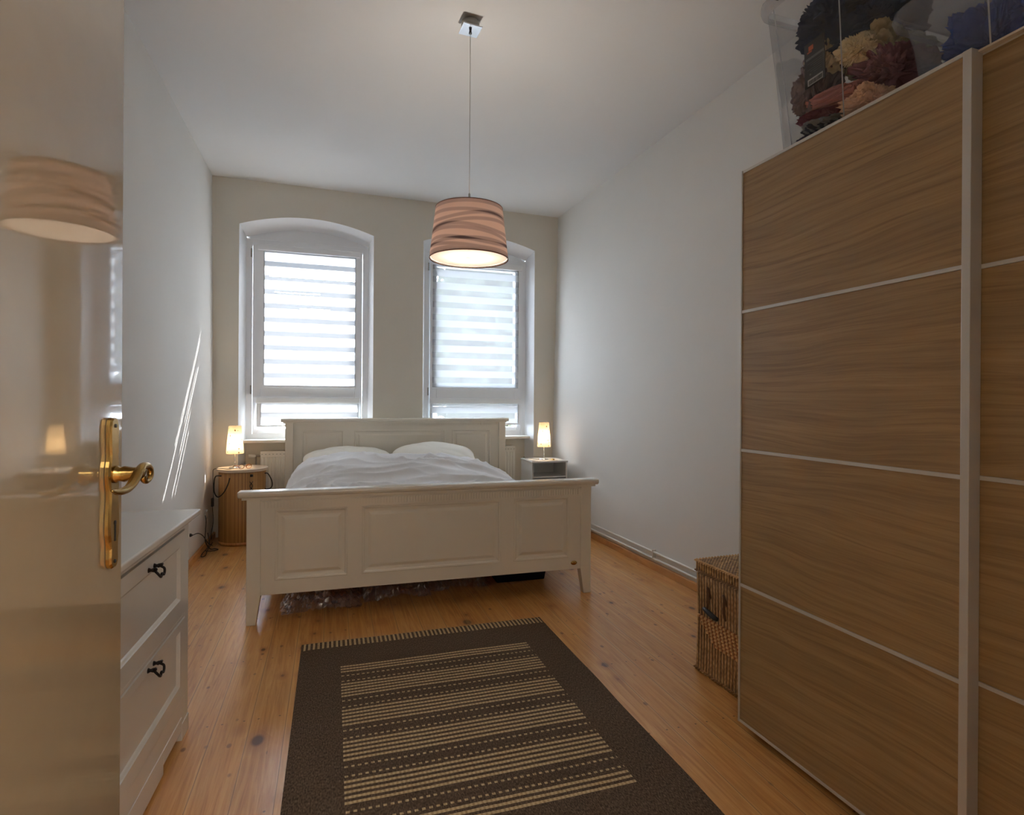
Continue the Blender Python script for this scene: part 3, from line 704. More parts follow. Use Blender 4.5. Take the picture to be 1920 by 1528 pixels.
# ------------------------------------------------------------------ wardrobe
WX, WY = 1.6545, 1.77
wr = empty('wardrobe', (WX, WY, 0), .0095, label='tall oak-veneer wardrobe with two sliding doors and pale metal frames', cat='wardrobe')
far, mid, near = 2.026-WY, 1.130-WY, .235-WY
cb = MB(); cb.box(.060, .68, near, far, .10, .13).box(.060, .68, near, far, 2.33, 2.352).box(.060, .68, far-.02, far-.001, .02, 2.35).box(.060, .68, near, near+.02, .02, 2.35).box(.665, .68, near, far, .02, 2.35).box(.060, .64, (far+near)/2-.01, (far+near)/2+.01, .1, 2.34).box(.09, .11, near, far, .0, .10)
cb.obj('carcass', M_body, wr)
RZ = [.040, .6174, 1.1839, 1.7656, 2.360]
def sliding(x, y0, y1, wl, wr_, deep):
    """y0 near side, y1 far side; frame sub-part widths wl (near stile) and wr_ (far stile)"""
    d = MB(); d.box(x, x+deep, y0, y0+wl, RZ[0], RZ[4]).box(x, x+.022, y1-wr_, y1, RZ[0], RZ[4])
    d.box(x+.002, x+.026, y0+wl, y1-wr_, RZ[0], RZ[0]+.012).box(x+.002, x+.026, y0+wl, y1-wr_, RZ[4]-.012, RZ[4])
    o = d.obj('sliding_door', M_alu, wr, bevel=.0015)
    for k in range(4):
        z0 = RZ[k]+(.012 if k == 0 else .0065); z1 = RZ[k+1]-(.012 if k == 3 else .0065)
        MB().box(x+.005, x+.018, y0+wl+.0005, y1-wr_-.0005, z0, z1).obj('panel', oak_mat('oak_veneer_panel', seed=k+int(y0*10)), o)
    for k in (1, 2, 3): MB().box(x+.001, x+.018, y0+wl, y1-wr_, RZ[k]-.0062, RZ[k]+.0062).obj('rail', M_alu, o, bevel=.001)
    return o
sliding(0, mid-.022, far, .024, .008, .045)
sliding(.042, near, mid+.03, .03, .012, .02)
MB().box(.026, .60, near, far, 2.352, 2.358).obj('top_panel', M_body, wr)
MB().box(.030, .060, near, far, .020, .034).obj('floor_track', M_alu, wr)
for y in (far-.05, near+.05):
    MB().box(.10, .14, y-.02, y+.02, 0, .03).obj('foot', M_dark, wr)

# ------------------------------------------------------------------ storage boxes on the wardrobe
TOPZ = 2.3605
def rrect(x0, x1, y0, y1, r, z, n=5):
    out = []
    for cx, cy, a0 in ((x1-r, y1-r, 0), (x0+r, y1-r, PI/2), (x0+r, y0+r, PI), (x1-r, y0+r, 1.5*PI)):
        for k in range(n+1): a = a0+PI/2*k/n; out.append((cx+r*math.cos(a), cy+r*math.sin(a), z))
    return out
def bin_(label, x0, x1, y0, y1, h, flare, mat, ribs, rimh, lidded=False, grow=.06):
    cx, cy = (x0+x1)/2, (y0+y1)/2
    o = empty('storage_box', (cx, cy, TOPZ), label=label, cat='storage box', group='plastic boxes on the wardrobe')
    a, b = (x1-x0)/2, (y1-y0)/2
    lv = [(0, 0), (h*.5, grow*.5), (h-rimh, grow)]
    rings = [rrect(-a-g*.6+.0, a+g*.6, -b-g, b+g, .035+g*.3, z) for z, g in lv]
    m = MB().loft(rings, smooth=True, cap0=True, cap1=False); t = m.obj('tub', mat, o)
    g = grow
    lip = [rrect(-a-g*.6-e, a+g*.6+e, -b-g-e, b+g+e, .045+g*.3, z) for z, e in ((h-rimh, 0), (h-rimh+.004, flare*.8), (h-rimh*.5, flare), (h-.004, flare*.9), (h, flare*.6))]
    MB().loft(lip, smooth=True, cap0=False, cap1=False).obj('rim', M_rib if not lidded else mat, o)
    for ry in ribs:
        MB().tube([(-a-.001, ry-cy, .004), (-a-grow*.3-.001, ry-cy+(.5*grow if ry-cy > b*.6 else 0), h*.5), (-a-grow*.6-.001, ry-cy+(grow if ry-cy > b*.6 else 0), h-rimh)], .0022, 6).obj('corner_rib', M_rib, o)
    return o
b1 = bin_('tall clear plastic box of mixed clothes on the wardrobe, nearest the window', 1.672, 2.12, 1.415, 1.830, .60, .022, M_clear, (1.765, 1.530), .05, grow=.060)
MB().box(-.300, -.272, .125, .165, .555, .600).obj('clip', M_dark, b1, bevel=.006)
b2 = bin_('shorter milky plastic box of blue clothes on the wardrobe', 1.700, 2.16, .62, 1.300, .235, .030, M_milky, (1.085,), .05, lidded=True, grow=.035)
MB().loft([rrect(-.262, .262, -.405, .405, .06, .236), rrect(-.262, .262, -.405, .405, .06, .246)], smooth=False).obj('lid', M_milky, b2)

def garment(name, label, cat, mat, c, size, seed, rot=(0, 0, 0), fold=.22, lump=.35, stretch=(1, 1, 1)):
    """a crumpled cloth bundle: dense sphere pushed around by ridged noise"""
    bm = bmesh.new(); bmesh.ops.create_icosphere(bm, subdivisions=6, radius=1)
    for v in bm.verts:
        p = v.co.copy(); q = Vector((p.x*stretch[0], p.y*stretch[1], p.z*stretch[2]))
        w_ = Vector((noise.noise(q*1.4+Vector((seed, 0, 0))), noise.noise(q*1.4+Vector((0, seed, 5))), noise.noise(q*1.4+Vector((9, 0, seed)))))
        d = lump*noise.noise(q*1.1+Vector((seed*1.7, 2, 1)))
        r1 = 1-2*abs(noise.noise((q+w_*.9)*2.1+Vector((seed, seed, 0)))); r2_ = 1-2*abs(noise.noise((q+w_*.6)*4.4+Vector((0, seed, 3))))
        k = 1+d+fold*(r1-.5)+fold*.55*(r2_-.5)+fold*.05*(1-2*abs(noise.noise((q+w_*.4)*9+Vector((seed, 1, 3)))))
        bx_ = Vector((math.copysign(abs(p.x)**.7, p.x), math.copysign(abs(p.y)**.7, p.y), math.copysign(abs(p.z)**.7, p.z)))
        v.co = Vector((bx_.x*k*size[0], bx_.y*k*size[1], bx_.z*k*size[2]))
    me = bpy.data.meshes.new(name); bm.to_mesh(me); bm.free(); me.materials.append(mat)
    for p in me.polygons: p.use_smooth = True
    o = bpy.data.objects.new(name, me); COL.objects.link(o); o.location = c; o.rotation_euler = rot
    return tag(o, label, cat, 'clothes in the tall clear box' if c[1] > 1.33 else 'clothes in the milky box')
C_navy = cloth('dark_denim', (48, 57, 80), .35); C_den = cloth('blue_denim', (75, 97, 163), .3); C_grey = cloth('grey_mauve', (143, 129, 134), .2)
C_cream = cloth('cream_cotton', (239, 222, 185), .2); C_rose = cloth('dusty_rose', (192, 136, 131), .18); C_burg = cloth('burgundy', (126, 63, 75), .25)
C_plaid = cloth('plaid', (53, 58, 75), .2, (150, 148, 150)); C_peach = cloth('peach_cotton', (251, 207, 178), .15); C_olive = cloth('olive_beige', (183, 170, 136), .2)
C_mauve = cloth('mauve_knit', (151, 102, 112), .25); C_black = cloth('charcoal_jersey', (46, 46, 56), .3); C_slate = cloth('slate_cotton', (102, 100, 122), .2)
garment('jeans', 'dark navy jeans at the top left of the clear box', 'jeans', C_navy, (1.81, 1.690, 2.800), (.12, .105, .062), 3, (0, .1, .2), .42)
garment('jeans', 'dark blue jeans folded at the top right of the clear box', 'jeans', C_black, (1.88, 1.540, 2.835), (.13, .085, .085), 12, (.2, 0, 0), .45)
garment('jersey', 'navy jersey under the jeans, behind the black card', 'clothes', C_navy, (1.86, 1.60, 2.715), (.13, .145, .040), 21, (-.1, 0, 0), .35)
garment('shirt', 'grey-mauve bundled shirt at the left side of the clear box', 'shirt', C_grey, (1.775, 1.742, 2.580), (.075, .052, .100), 33, (0, 0, 0), .34)
garment('shirt', 'cream cotton shirt tucked above the grey bundle', 'shirt', C_cream, (1.785, 1.700, 2.672), (.07, .034, .060), 41, (.5, 0, 0), .4)
garment('shirt', 'olive-cream blouse bunched at the right of the clear box', 'shirt', C_olive, (1.90, 1.555, 2.640), (.12, .085, .052), 52, (-.15, 0, 0), .45)
garment('shirt', 'cream cotton top beside the black card', 'shirt', C_cream, (1.755, 1.545, 2.612), (.055, .048, .036), 57, (-.3, 0, 0), .45)
garment('trousers', 'dusty rose trousers lying across the middle of the clear box', 'trousers', C_rose, (1.80, 1.640, 2.490), (.10, .135, .034), 61, (.12, 0, 0), .2, .2, (1, .5, 1))
garment('sweater', 'dark mauve sweater crumpled at the lower right of the clear box', 'sweater', C_mauve, (1.88, 1.520, 2.545), (.12, .080, .050), 74, (-.2, 0, 0), .45)
garment('scarf', 'burgundy scarf under the rose trousers', 'scarf', C_burg, (1.79, 1.672, 2.440), (.10, .105, .022), 83, (.2, 0, 0), .28)
garment('shirt', 'blue checked shirt near the bottom of the clear box', 'shirt', C_plaid, (1.785, 1.660, 2.405), (.10, .100, .018), 91, (.18, 0, 0), .28)
garment('shirt', 'peach cotton shirt at the bottom of the clear box', 'shirt', C_peach, (1.80, 1.520, 2.425), (.10, .070, .040), 97, (-.05, 0, 0), .36)
garment('shirt', 'slate cotton shirt in the bottom left corner of the clear box', 'shirt', C_slate, (1.78, 1.745, 2.382), (.08, .050, .014), 102, (0, 0, 0), .3)
garment('jeans', 'folded blue jeans against the left end of the milky box', 'jeans', C_den, (1.84, 1.165, 2.440), (.11, .085, .070), 115, (0, .2, .1), .40, .3, (1.5, 1.5, .6))
garment('jeans', 'mid-blue jeans heaped in the middle of the milky box', 'jeans', C_den, (1.87, 1.00, 2.450), (.11, .085, .072), 123, (-.3, 0, 0), .40)
garment('jeans', 'dark blue jeans at the near end of the milky box', 'jeans', cloth('indigo_denim', (44, 56, 96), .3), (1.88, .82, 2.470), (.11, .095, .085), 131, (-.3, 0, 0), .40)
# packaging card inside the clear box, standing against its front wall
card = empty('packaging_card', (1.6705, 1.657, 2.625), label='black packaging card with orange mark and barcode in the clear box', cat='card', group=None)
card.rotation_euler = (math.radians(-4), math.radians(2.5), math.radians(4))
MB().box(-.001, .001, -.043, .043, -.085, .085).obj('card', M_card, card)
MB().box(-.0016, -.001, .004, .024, .052, .070).box(-.0016, -.001, .010, .030, .045, .050).obj('printed_mark', M_orange, card)
cm = MB().box(-.0016, -.001, -.040, .036, .018, .027)
for k in range(6): cm.box(-.0016, -.001, -.030+.0*k, .030-.012*(k % 3), .004-k*.008, .0055-k*.008)
cm.box(-.0016, -.001, .014, .022, -.042, -.036)
cm.obj('printed_text', plain('print_grey', (120, 120, 118), .5), card)
cm = MB().box(-.0016, -.001, -.034, .030, -.080, -.056); cm.obj('barcode_label', M_print, card)
cm = MB(); yy = -.031
while yy < .026:
    w_ = random.choice((.001, .0016, .0024)); cm.box(-.0022, -.0016, yy, yy+w_, -.077, -.062); yy += w_+random.choice((.0012, .002))
cm.obj('barcode', M_card, card)

# ------------------------------------------------------------------ wicker trunk
tr = empty('wicker_trunk', (1.825, 2.565, 0), .02, label='woven wicker trunk with lid between the wardrobe and the right wall', cat='trunk')
TW, TD, TH = .66, .50, .50
out = []; r = .008; sp = .0215
def wavy(p0, p1):
    L = (Vector(p1)-Vector(p0)).length; n = int(L/sp); d = (Vector(p1)-Vector(p0))/L; nrm = Vector((d.y, -d.x)); o_ = []
    for k in range(n):
        for t in range(5): a = (t/5); q = Vector(p0)+d*L*(k+a)/n+nrm*(r*abs(math.sin(PI*a))-.004); o_.append((q.x, q.y))
    return o_
out = wavy((0, 0), (0, -TD)) + wavy((0, -TD), (TW, -TD)) + wavy((TW, -TD), (TW, 0)) + wavy((TW, 0), (0, 0))
rings = []
nz = 16
for j in range(nz+1):
    z = .012+(TH-.012)*j/nz; s_ = 1-.012*math.sin(PI*j/nz)
    rings.append([(TW/2+(x-TW/2)*s_, -TD/2+(y+TD/2)*s_, z) for x, y in out])
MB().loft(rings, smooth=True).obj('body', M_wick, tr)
lid = MB().box(-.004, TW+.004, -TD-.004, .004, TH+.01, TH+.066); lo = lid.obj('lid', M_lid, tr, bevel=.012, seg=3)
def braid(pts, rr, n):
    m = MB()
    P = []
    for (a, b_) in zip(pts, pts[1:]+pts[:1]):
        a, b_ = Vector(a), Vector(b_); L = (b_-a).length; k = int(L/.006)
        for i in range(k): P.append(a+(b_-a)*i/k)
    for ph in (0, PI):
        q = []
        for i, p in enumerate(P):
            an = i*1.0+ph; q.append(p+Vector((-math.cos(an)*rr*.7 if True else 0, 0, math.sin(an)*rr)))
        m.tube(q+[q[0]], rr*.62, 6)
    return m
c4 = lambda z, e=.004: [(-e, e, z), (-e, -TD-e, z), (TW+e, -TD-e, z), (TW+e, e, z)]
braid(c4(TH+.062), .0055, 1).obj('braided_edge', M_wickl, tr)
braid(c4(TH+.012), .0045, 1).obj('braided_edge', M_strand, tr)
braid(c4(.010), .0055, 1).obj('braided_edge', M_strand, tr)
wv_ = MB(); wo_ = MB(); zt = .285
for row in range(8):
    z = zt-row*.0155; y_start = -.025-.019*row
    for k in range(30):
        y = y_start-k*.0145
        if y < -TD+.02+.019*row: break
        m = wv_ if (k+row) % 2 == 0 else wo_
        m.box(-.010 if m is wv_ else -.006, .004, y-.0062, y+.0062, z-.0065, z+.0065)
wv_.obj('diamond_weave', M_wickl, tr, bevel=.003); wo_.obj('diamond_weave', M_wicko, tr, bevel=.002)
def trp(x, y, z): return (x-1.825, y-2.565, z)
hs = []
for y in (2.435, 2.315):
    hs.append(MB().tube(curve([trp(1.826, y+.012, .40), trp(1.802, y+.006, .455), trp(1.792, y-.010, .44), trp(1.788, y-.014, .38), trp(1.792, y-.010+(-.01 if y < 2.4 else .01), .345)], 6), .0060, 8).obj('handle', plain('handle_cane', (92, 62, 38), .5, var=.2), tr))
ho = hs[0]
MB().tube([trp(1.790, 2.452, .352), trp(1.786, 2.44, .352), trp(1.784, 2.40, .343), trp(1.786, 2.36, .334), trp(1.790, 2.348, .332)], [.009, .012, .0135, .012, .009], 14).obj('grip', M_dark, ho)

# ------------------------------------------------------------------ dresser
SL = .045
dr = empty('chest_of_drawers', (-.548, 2.752, 0), -SL, label='white two-drawer chest with dark iron handles beside the open door', cat='chest of drawers')
# local: x=0 is the front face, +x into the room, -y towards the camera
L_, Dp = 1.20, .49
MB().box(-Dp, -.020, -L_, 0, .06, .868).box(-.022, 0, -.055, 0, .05, .868).box(-.022, 0, -L_, -L_+.055, .05, .868).box(-.022, .001, -L_+.055, -.055, .855, .868).box(-.022, .001, -L_+.055, -.055, .495, .510).box(-.022, .001, -L_+.055, -.055, .06, .172).obj('body', M_white, dr, bevel=.003)
top = MB()
e = .0
for z0, z1, o_ in ((.868, .880, .010), (.880, .892, .020), (.892, .916, .038)): top.box(-Dp, o_, -L_-o_, o_, z0, z1)
top.obj('top', M_white, dr, bevel=.006, seg=3)
pl = MB(); pl.box(-.020, .004, -.095, .0, 0, .07); pl.box(-.020, .004, -.33, -.095, .045, .10); pl.box(-.020, .004, -.87, -.33, .012, .10); pl.box(-.020, .004, -1.105, -.87, .045, .10); pl.box(-.020, .004, -L_, -1.105, 0, .07)
pl.box(-Dp, -.02, -.02, 0, 0, .07).box(-Dp, -.02, -L_, -L_+.02, 0, .07)
pl.obj('plinth', M_white, dr, bevel=.003)
def drawer(z0, z1, pz0, pz1):
    m = MB(); xs = [-L_+.058, -L_+.125, -.128, -.058]; zs = [z0, pz0, pz1, z1]
    pf = [(0, 0), (.003, .003), (.010, .007), (.014, .011), (.02, .011)]
    board_face(m, xs, zs, {(1, 1)}, 0, pf)
    m2 = MB().add([(-y_ + .004, x_, z_) for x_, y_, z_ in m.v], m.f)      # turn the board to face +x
    for ya, yb, za, zb in ((xs[0], xs[-1], z0, z0), (xs[0], xs[-1], z1, z1), (xs[0], xs[0], z0, z1), (xs[-1], xs[-1], z0, z1)):
        m2.add([(.004, ya, za), (.004, yb, zb), (-.018, yb, zb), (-.018, ya, za)], [(0, 1, 2, 3)])
    o = m2.obj('drawer', M_white, dr)
    for y in (-.475, -.90):
        z = pz1+.012
        hm = MB()
        for s_ in (-1, 1):
            hm.tube([(.004, y+s_*.028, z), (.012, y+s_*.028, z), (.020, y+s_*.028, z)], [.009, .005, .008], 10)
            hm.tube([(.018, y+s_*.028, z), (.026, y+s_*.028, z+.002), (.028, y+s_*.036, z+.004)], [.007, .007, .004], 8)
        hm.tube(curve([(.020, y-.028, z), (.034, y-.034, z-.012), (.038, y-.016, z-.028), (.036, y, z-.020), (.038, y+.016, z-.028), (.034, y+.034, z-.012), (.020, y+.028, z)], 6), .0042, 8)
        hm.obj('handle', M_iron, o)
drawer(.514, .850, .582, .796); drawer(.176, .491, .236, .458)

# ------------------------------------------------------------------ open door
DM = math.radians(4.25); DD = .48
dvx, dvy = math.sin(DM), math.cos(DM); nvx, nvy = math.cos(DM), -math.sin(DM)
def dpt(s, n, z): return (-DD*math.cos(DM)+dvx*s+nvx*n, DD*math.sin(DM)+dvy*s+nvy*n, z)
def dbox(m, s0, s1, n0, n1, z0, z1):
    p = [dpt(s, n, z) for z in (z0, z1) for s, n in ((s0, n0), (s1, n0), (s1, n1), (s0, n1))]
    return m.add(p, [(0, 3, 2, 1), (4, 5, 6, 7), (0, 1, 5, 4), (1, 2, 6, 5), (2, 3, 7, 6), (3, 0, 4, 7)])
door = struct(dbox(MB(), .26, 1.302, -.042, 0, .008, 2.33).obj('door_1', M_door, bevel=.003))
# scalloped brass escutcheon
PL = [(1.353, .006), (1.349, .011), (1.340, .0145), (1.325, .0155), (1.300, .0145), (1.285, .0130), (1.272, .0145), (1.262, .0175), (1.245, .0195), (1.228, .0175), (1.218, .0150), (1.200, .0145), (1.185, .0165), (1.165, .0185), (1.150, .0190), (1.135, .0180), (1.122, .0150), (1.108, .0130), (1.092, .0145), (1.080, .0135), (1.074, .0095), (1.071, .0050)]
SC = 1.2435
m = MB(); ringf = [(SC-w_*1.12, z) for z, w_ in PL]+[(SC+w_*1.12, z) for z, w_ in reversed(PL)]
def scl(k, n): return [dpt(SC+(s-SC)*k, n, 1.212+(z-1.212)*(1-(1-k)*.12)) for s, z in ringf]
m.loft([scl(1, .001), scl(1, .007), scl(.86, .0105)])
es = m.obj('escutcheon', M_brass, door)
k_ = MB(); dbox(k_, SC-.003, SC+.0025, .009, .0112, 1.122, 1.156); k_.tube([dpt(SC, .0095, 1.156), dpt(SC, .0113, 1.156)], .0045, 12); k_.obj('keyhole', M_dark, es)
sc_ = MB()
for z in (1.338, 1.084): sc_.tube([dpt(SC, .009, z), dpt(SC, .0118, z)], .0036, 12)
sc_.obj('screw', M_dark, es)
hm = MB()
hm.tube([dpt(SC, .008, 1.247), dpt(SC, .014, 1.247), dpt(SC, .018, 1.247), dpt(SC, .026, 1.247), dpt(SC, .040, 1.248), dpt(SC-.004, .052, 1.249), dpt(SC-.006, .058, 1.247)], [.0165, .0165, .013, .0150, .0115, .011, .009], 20)
lv = [(1.120, 1.2335, .0022), (1.136, 1.229, .0045), (1.152, 1.2268, .0062), (1.172, 1.2262, .0066), (1.190, 1.2282, .0072), (1.206, 1.234, .0082), (1.222, 1.243, .0088), (1.236, 1.2525, .0082), (1.254, 1.2595, .0072), (1.276, 1.2585, .0066), (1.291, 1.2500, .0064), (1.293, 1.2390, .0062), (1.284, 1.2310, .0058), (1.270, 1.2290, .0054), (1.259, 1.2340, .0056), (1.258, 1.2400, .0060)]
cpts = curve([dpt(s, .052, z) for s, z, r_ in lv], 5); rr = [r_ for s, z, r_ in lv]
rad = [rr[min(int(i/5), len(rr)-1)]+(rr[min(int(i/5)+1, len(rr)-1)]-rr[min(int(i/5), len(rr)-1)])*((i % 5)/5) for i in range(len(cpts))]
hm.tube(cpts, rad, 14)
hm.obj('door_handle', M_brass, door)
# frame of the doorway
fr = MB()
for x0, x1 in ((DX0-.09, DX0+.012), (DX1-.012, DX1+.09)): fr.box(x0, x1, YF+.001, YF+.025, 0, 2.43)
fr.box(DX0-.09, DX1+.09, YF+.001, YF+.025, 2.335, 2.43)
struct(fr.obj('trim_3', M_white, bevel=.005))

# ------------------------------------------------------------------ pendant lamp
PX, PY = .770, 3.262
pd = empty('pendant_lamp', (PX, PY, 2.195), label='round pendant lamp with brown wrapped drum shade hanging from the ceiling', cat='lamp')
sh = MB().lathe([(.225, 0), (.226, .004), (.192, .290), (.191, .292)], n=96, cap=False).obj('lamp_shade', M_shade, pd)
MB().lathe([(.222, .001), (.189, .290)], n=96, cap=False).obj('shade_lining', M_lining, pd)
for r_, z in ((.2245, .002), (.191, .291)):
    MB().tube([(r_*math.cos(2*PI*k/64), r_*math.sin(2*PI*k/64), z) for k in range(65)], .0028, 8).obj('shade_ring', plain('rust_trim', (120, 78, 70), .6), pd)
MB().lathe([(.0, .010), (.219, .010)], n=64, cap=False).obj('diffuser', M_diff, pd)
sp_ = MB()
for k in range(3): a = 2*PI*k/3+.4; sp_.tube([(0, 0, .272), (.190*math.cos(a), .190*math.sin(a), .288)], .0018, 6)
sp_.obj('shade_fitter', M_steel, pd)
MB().lathe([(.020, .19), (.022, .20), (.022, .27), (.006, .285), (.006, .375), (.004, .38)], n=24).obj('socket', M_steel, pd)
MB().tube([(0, 0, .378), (.0, 0, .9), (0, 0, 1.345)], .0019, 8).obj('cord', M_steel, pd)
cn = MB().lathe([(.050, 1.326), (.053, 1.34), (.050, 1.366)], n=32); cn.obj('ceiling_rose', M_alud, pd)
plt = MB().box(-.056, .056, -.056, .056, 1.318, 1.324).obj('canopy_plate', M_chrome, pd, bevel=.002); plt.rotation_euler = (0, 0, math.radians(4))
MB().lathe([(.009, 1.300), (.006, 1.319)], n=16).obj('strain_relief', M_dark, pd)
bu = MB().lathe([(.001, .095), (.018, .100), (.030, .118), (.031, .138), (.022, .165), (.014, .185), (.014, .195)], n=24).obj('bulb', M_bulb, pd)
bl = light('pendant_bulb', 'POINT', (0, 0, .150), 48, (1, .91, .80), shadow_soft_size=.04); bl.parent = pd

# ------------------------------------------------------------------ bedside tables and lamps
def table_lamp(x, y, z, label, h=.40, rb=.077, rt=.052, en=3.2, cordpts=None):
    o = empty('table_lamp', (x, y, z), label=label, cat='lamp', group='small lit bedside lamps')
    MB().lathe([(.050, 0), (.052, .004), (.050, .009), (.012, .014), (.006, .02)], n=32).obj('base', M_chrome, o)
    MB().tube([(0, 0, .012), (0, 0, .145)], .0045, 12).obj('stem', M_chrome, o)
    MB().lathe([(rb, h-.265), (rt, h)], n=48, cap=False).obj('lamp_shade', M_tshade, o)
    MB().lathe([(.003, .145), (.017, .16), (.022, .185), (.018, .21), (.010, .225)], n=20).obj('bulb', M_bulb, o)
    l = light('bedside_bulb', 'POINT', (0, 0, .25), en*1.9, (1, .70, .40), shadow_soft_size=.02); l.parent = o
    if cordpts: MB().tube(curve([(a-x, b-y, c-z) for a, b, c in cordpts], 7), .0028, 8).obj('cord', M_cable, o)
    return o
RTX, RTY, RTR, RTZ = -.772, 6.185, .213, .715
rtb = empty('bamboo_barrel_table', (RTX, RTY, 0), label='round bamboo barrel side table left of the bed with a white rimmed top', cat='side table')
MB().lathe([(.205, 0), (.207, .01), (.207, RTZ-.035), (.203, RTZ-.03)], n=72).obj('barrel', M_bamboo, rtb)
MB().lathe([(.205, .002), (.2095, .004), (.2095, .03), (.205, .032)], n=72, cap=False).obj('foot_band', M_skirt, rtb)
MB().lathe([(.215, RTZ-.030), (.223, RTZ-.026), (.224, RTZ-.018), (.217, RTZ-.014), (.217, RTZ-.012), (.226, RTZ-.010), (.227, RTZ-.003), (.222, RTZ)], n=72).obj('tabletop', plain('cream_tabletop', (226, 208, 186), .3, coat=.2), rtb)
def ring_pt(a, z, r_=.209): return (r_*math.cos(a), r_*math.sin(a), z)
lc = MB()
a0 = math.radians(-62)
for z in (.60, .555, .51):
    lc.tube([ring_pt(a0-.07, z, .211), ring_pt(a0+.07, z-.04, .211)], .003, 6); lc.tube([ring_pt(a0+.07, z, .2115), ring_pt(a0-.07, z-.04, .2115)], .003, 6)
lc.obj('lacing', M_cable, rtb)
MB().tube([ring_pt(a0-.05, .655, .213), ring_pt(a0+.05, .655, .213)], .012, 8).obj('toggle', M_cable, rtb)
hm = MB(); hm.tube(curve([(.203, -.06, .66), (.232, -.07, .655), (.262, -.075, .60), (.272, -.075, .55), (.258, -.07, .515), (.225, -.06, .505), (.202, -.06, .51)], 6), .005, 8); hm.obj('rope_handle', M_cable, rtb)
hm = MB(); hm.tube(curve([(-.165, -.13, .655), (-.215, -.12, .65), (-.228, -.12, .58), (-.222, -.13, .50), (-.19, -.145, .46), (-.14, -.175, .50), (-.10, -.195, .58), (-.085, -.193, .64)], 6), .0055, 8); hm.obj('rope_handle', M_cable, rtb)
lampL = table_lamp(-.835, 6.15, RTZ, 'small lamp with white leaf-print shade lit on the round bamboo table', .405, .078, .056, 3.4,
    [(-.835, 6.11, RTZ+.006), (-.87, 6.04, RTZ+.004), (-.93, 6.02, RTZ+.012), (-1.0, 6.06, RTZ+.004), (-1.012, 6.08, .66), (-1.0, 6.04, .45), (-1.005, 6.03, .36), (-1.0, 6.04, .24), (-1.02, 6.06, .12), (-1.03, 6.10, .05), (-1.035, 6.2, .08)])
MB().box(-.182, -.160, -.135, -.105, .375-RTZ, .455-RTZ).obj('cord_switch', M_cable, lampL, bevel=.006)
# glasses on the round table
gl = empty('eyeglasses', (-.735, 6.06, RTZ), .5, label='brown rimmed eyeglasses lying on the round bamboo table', cat='glasses')
gm = MB()
for cx in (-.034, .034): gm.tube([(cx+.026*math.cos(2*PI*k/24), -.0, .022+.020*math.sin(2*PI*k/24)) for k in range(25)], .0028, 8)
gm.tube([(-.010, 0, .026), (0, 0, .030), (.010, 0, .026)], .0026, 8); gm.obj('rim', M_tan, gl)
for s_ in (-1, 1): MB().tube(curve([(s_*.061, 0, .028), (s_*.066, .05, .028), (s_*.066, .10, .024), (s_*.064, .135, .004)], 5), .003, 8).obj('temple', M_tan, gl)
for cx in (-.034, .034): MB().lathe([(.0, 0), (.0255, .0)], n=24, cap=False).obj('lens', M_glass, gl).matrix_local = Matrix.Translation((cx, 0, .022)) @ Matrix.Rotation(math.radians(90), 4, 'X')
# plug and cables at the left wall
pc = empty('power_cable', (-1.05, 5.75, 0), label='black power cables and plug by the left wall beside the bamboo table', cat='cable')
def pcp(l): return [(a+1.05, b-5.75, c) for a, b, c in l]
MB().tube(pcp([(-1.083, 5.40, .255), (-1.060, 5.405, .252), (-1.048, 5.41, .250)]), [.014, .014, .006], 10).obj('plug', M_cable, pc)
MB().tube(curve(pcp([(-1.050, 5.41, .250), (-1.03, 5.52, .24), (-1.02, 5.66, .19), (-1.02, 5.80, .12), (-1.02, 5.92, .06), (-1.0, 6.0, .02)]), 8), .0038, 8).obj('cable', M_cable, pc)
MB().tube(curve(pcp([(-1.06, 6.0, .30), (-1.035, 5.9, .27), (-1.03, 5.85, .20), (-1.03, 5.84, .10), (-1.0, 5.88, .02), (-.96, 5.9, .012), (-.93, 5.86, .012), (-.97, 5.82, .012), (-1.02, 5.8, .02)]), 8), .0038, 8).obj('cable', M_cable, pc)
MB().tube(curve(pcp([(-1.03, 5.95, .15), (-1.01, 5.9, .05), (-1.03, 5.7, .02), (-1.02, 5.62, .015), (-1.0, 5.68, .012), (-1.01, 5.82, .02), (-.99, 5.95, .06)]), 8), .0038, 8).obj('cable', M_cable, pc)
tag(MB().box(-.008, .008, -.04, .04, -.04, .04).obj('wall_socket', M_white, None, bevel=.004, loc=(-1.060, 6.04, .30)), 'white wall socket on the left wall behind the bamboo table', 'socket')

# right bedside cabinet
ns = empty('bedside_cabinet', (2.060, 5.77, 0), .0, label='small white bedside cabinet with an open shelf right of the bed', cat='bedside cabinet')
W_, D_, Hn = .400, .37, .735
MB().box(0, .016, 0, D_, .04, Hn-.018).box(W_-.016, W_, 0, D_, .04, Hn-.018).box(.016, W_-.016, D_-.012, D_, .04, Hn-.018).box(.016, W_-.016, .004, D_-.012, .555, .570).box(.016, W_-.016, 0, D_-.012, .04, .056).box(.016, W_-.016, .03, .05, 0, .04).obj('body', M_white, ns, bevel=.0015)
MB().box(-.008, W_+.008, -.012, D_+.004, Hn-.018, Hn).obj('top', M_white, ns, bevel=.004)
for z0, z1 in ((.315, .545), (.066, .303)):
    d_ = MB().box(.019, W_-.019, -.014, .004, z0, z1).obj('drawer', M_white, ns, bevel=.003)
    MB().tube([(W_/2, -.014, (z0+z1)/2), (W_/2, -.026, (z0+z1)/2), (W_/2, -.036, (z0+z1)/2)], [.005, .006, .012], 14).obj('knob', M_steel, d_)
for x in (.03, W_-.03):
    for y in (.03, D_-.03): MB().box(x-.015, x+.015, y-.015, y+.015, 0, .041).obj('foot', M_white, ns)
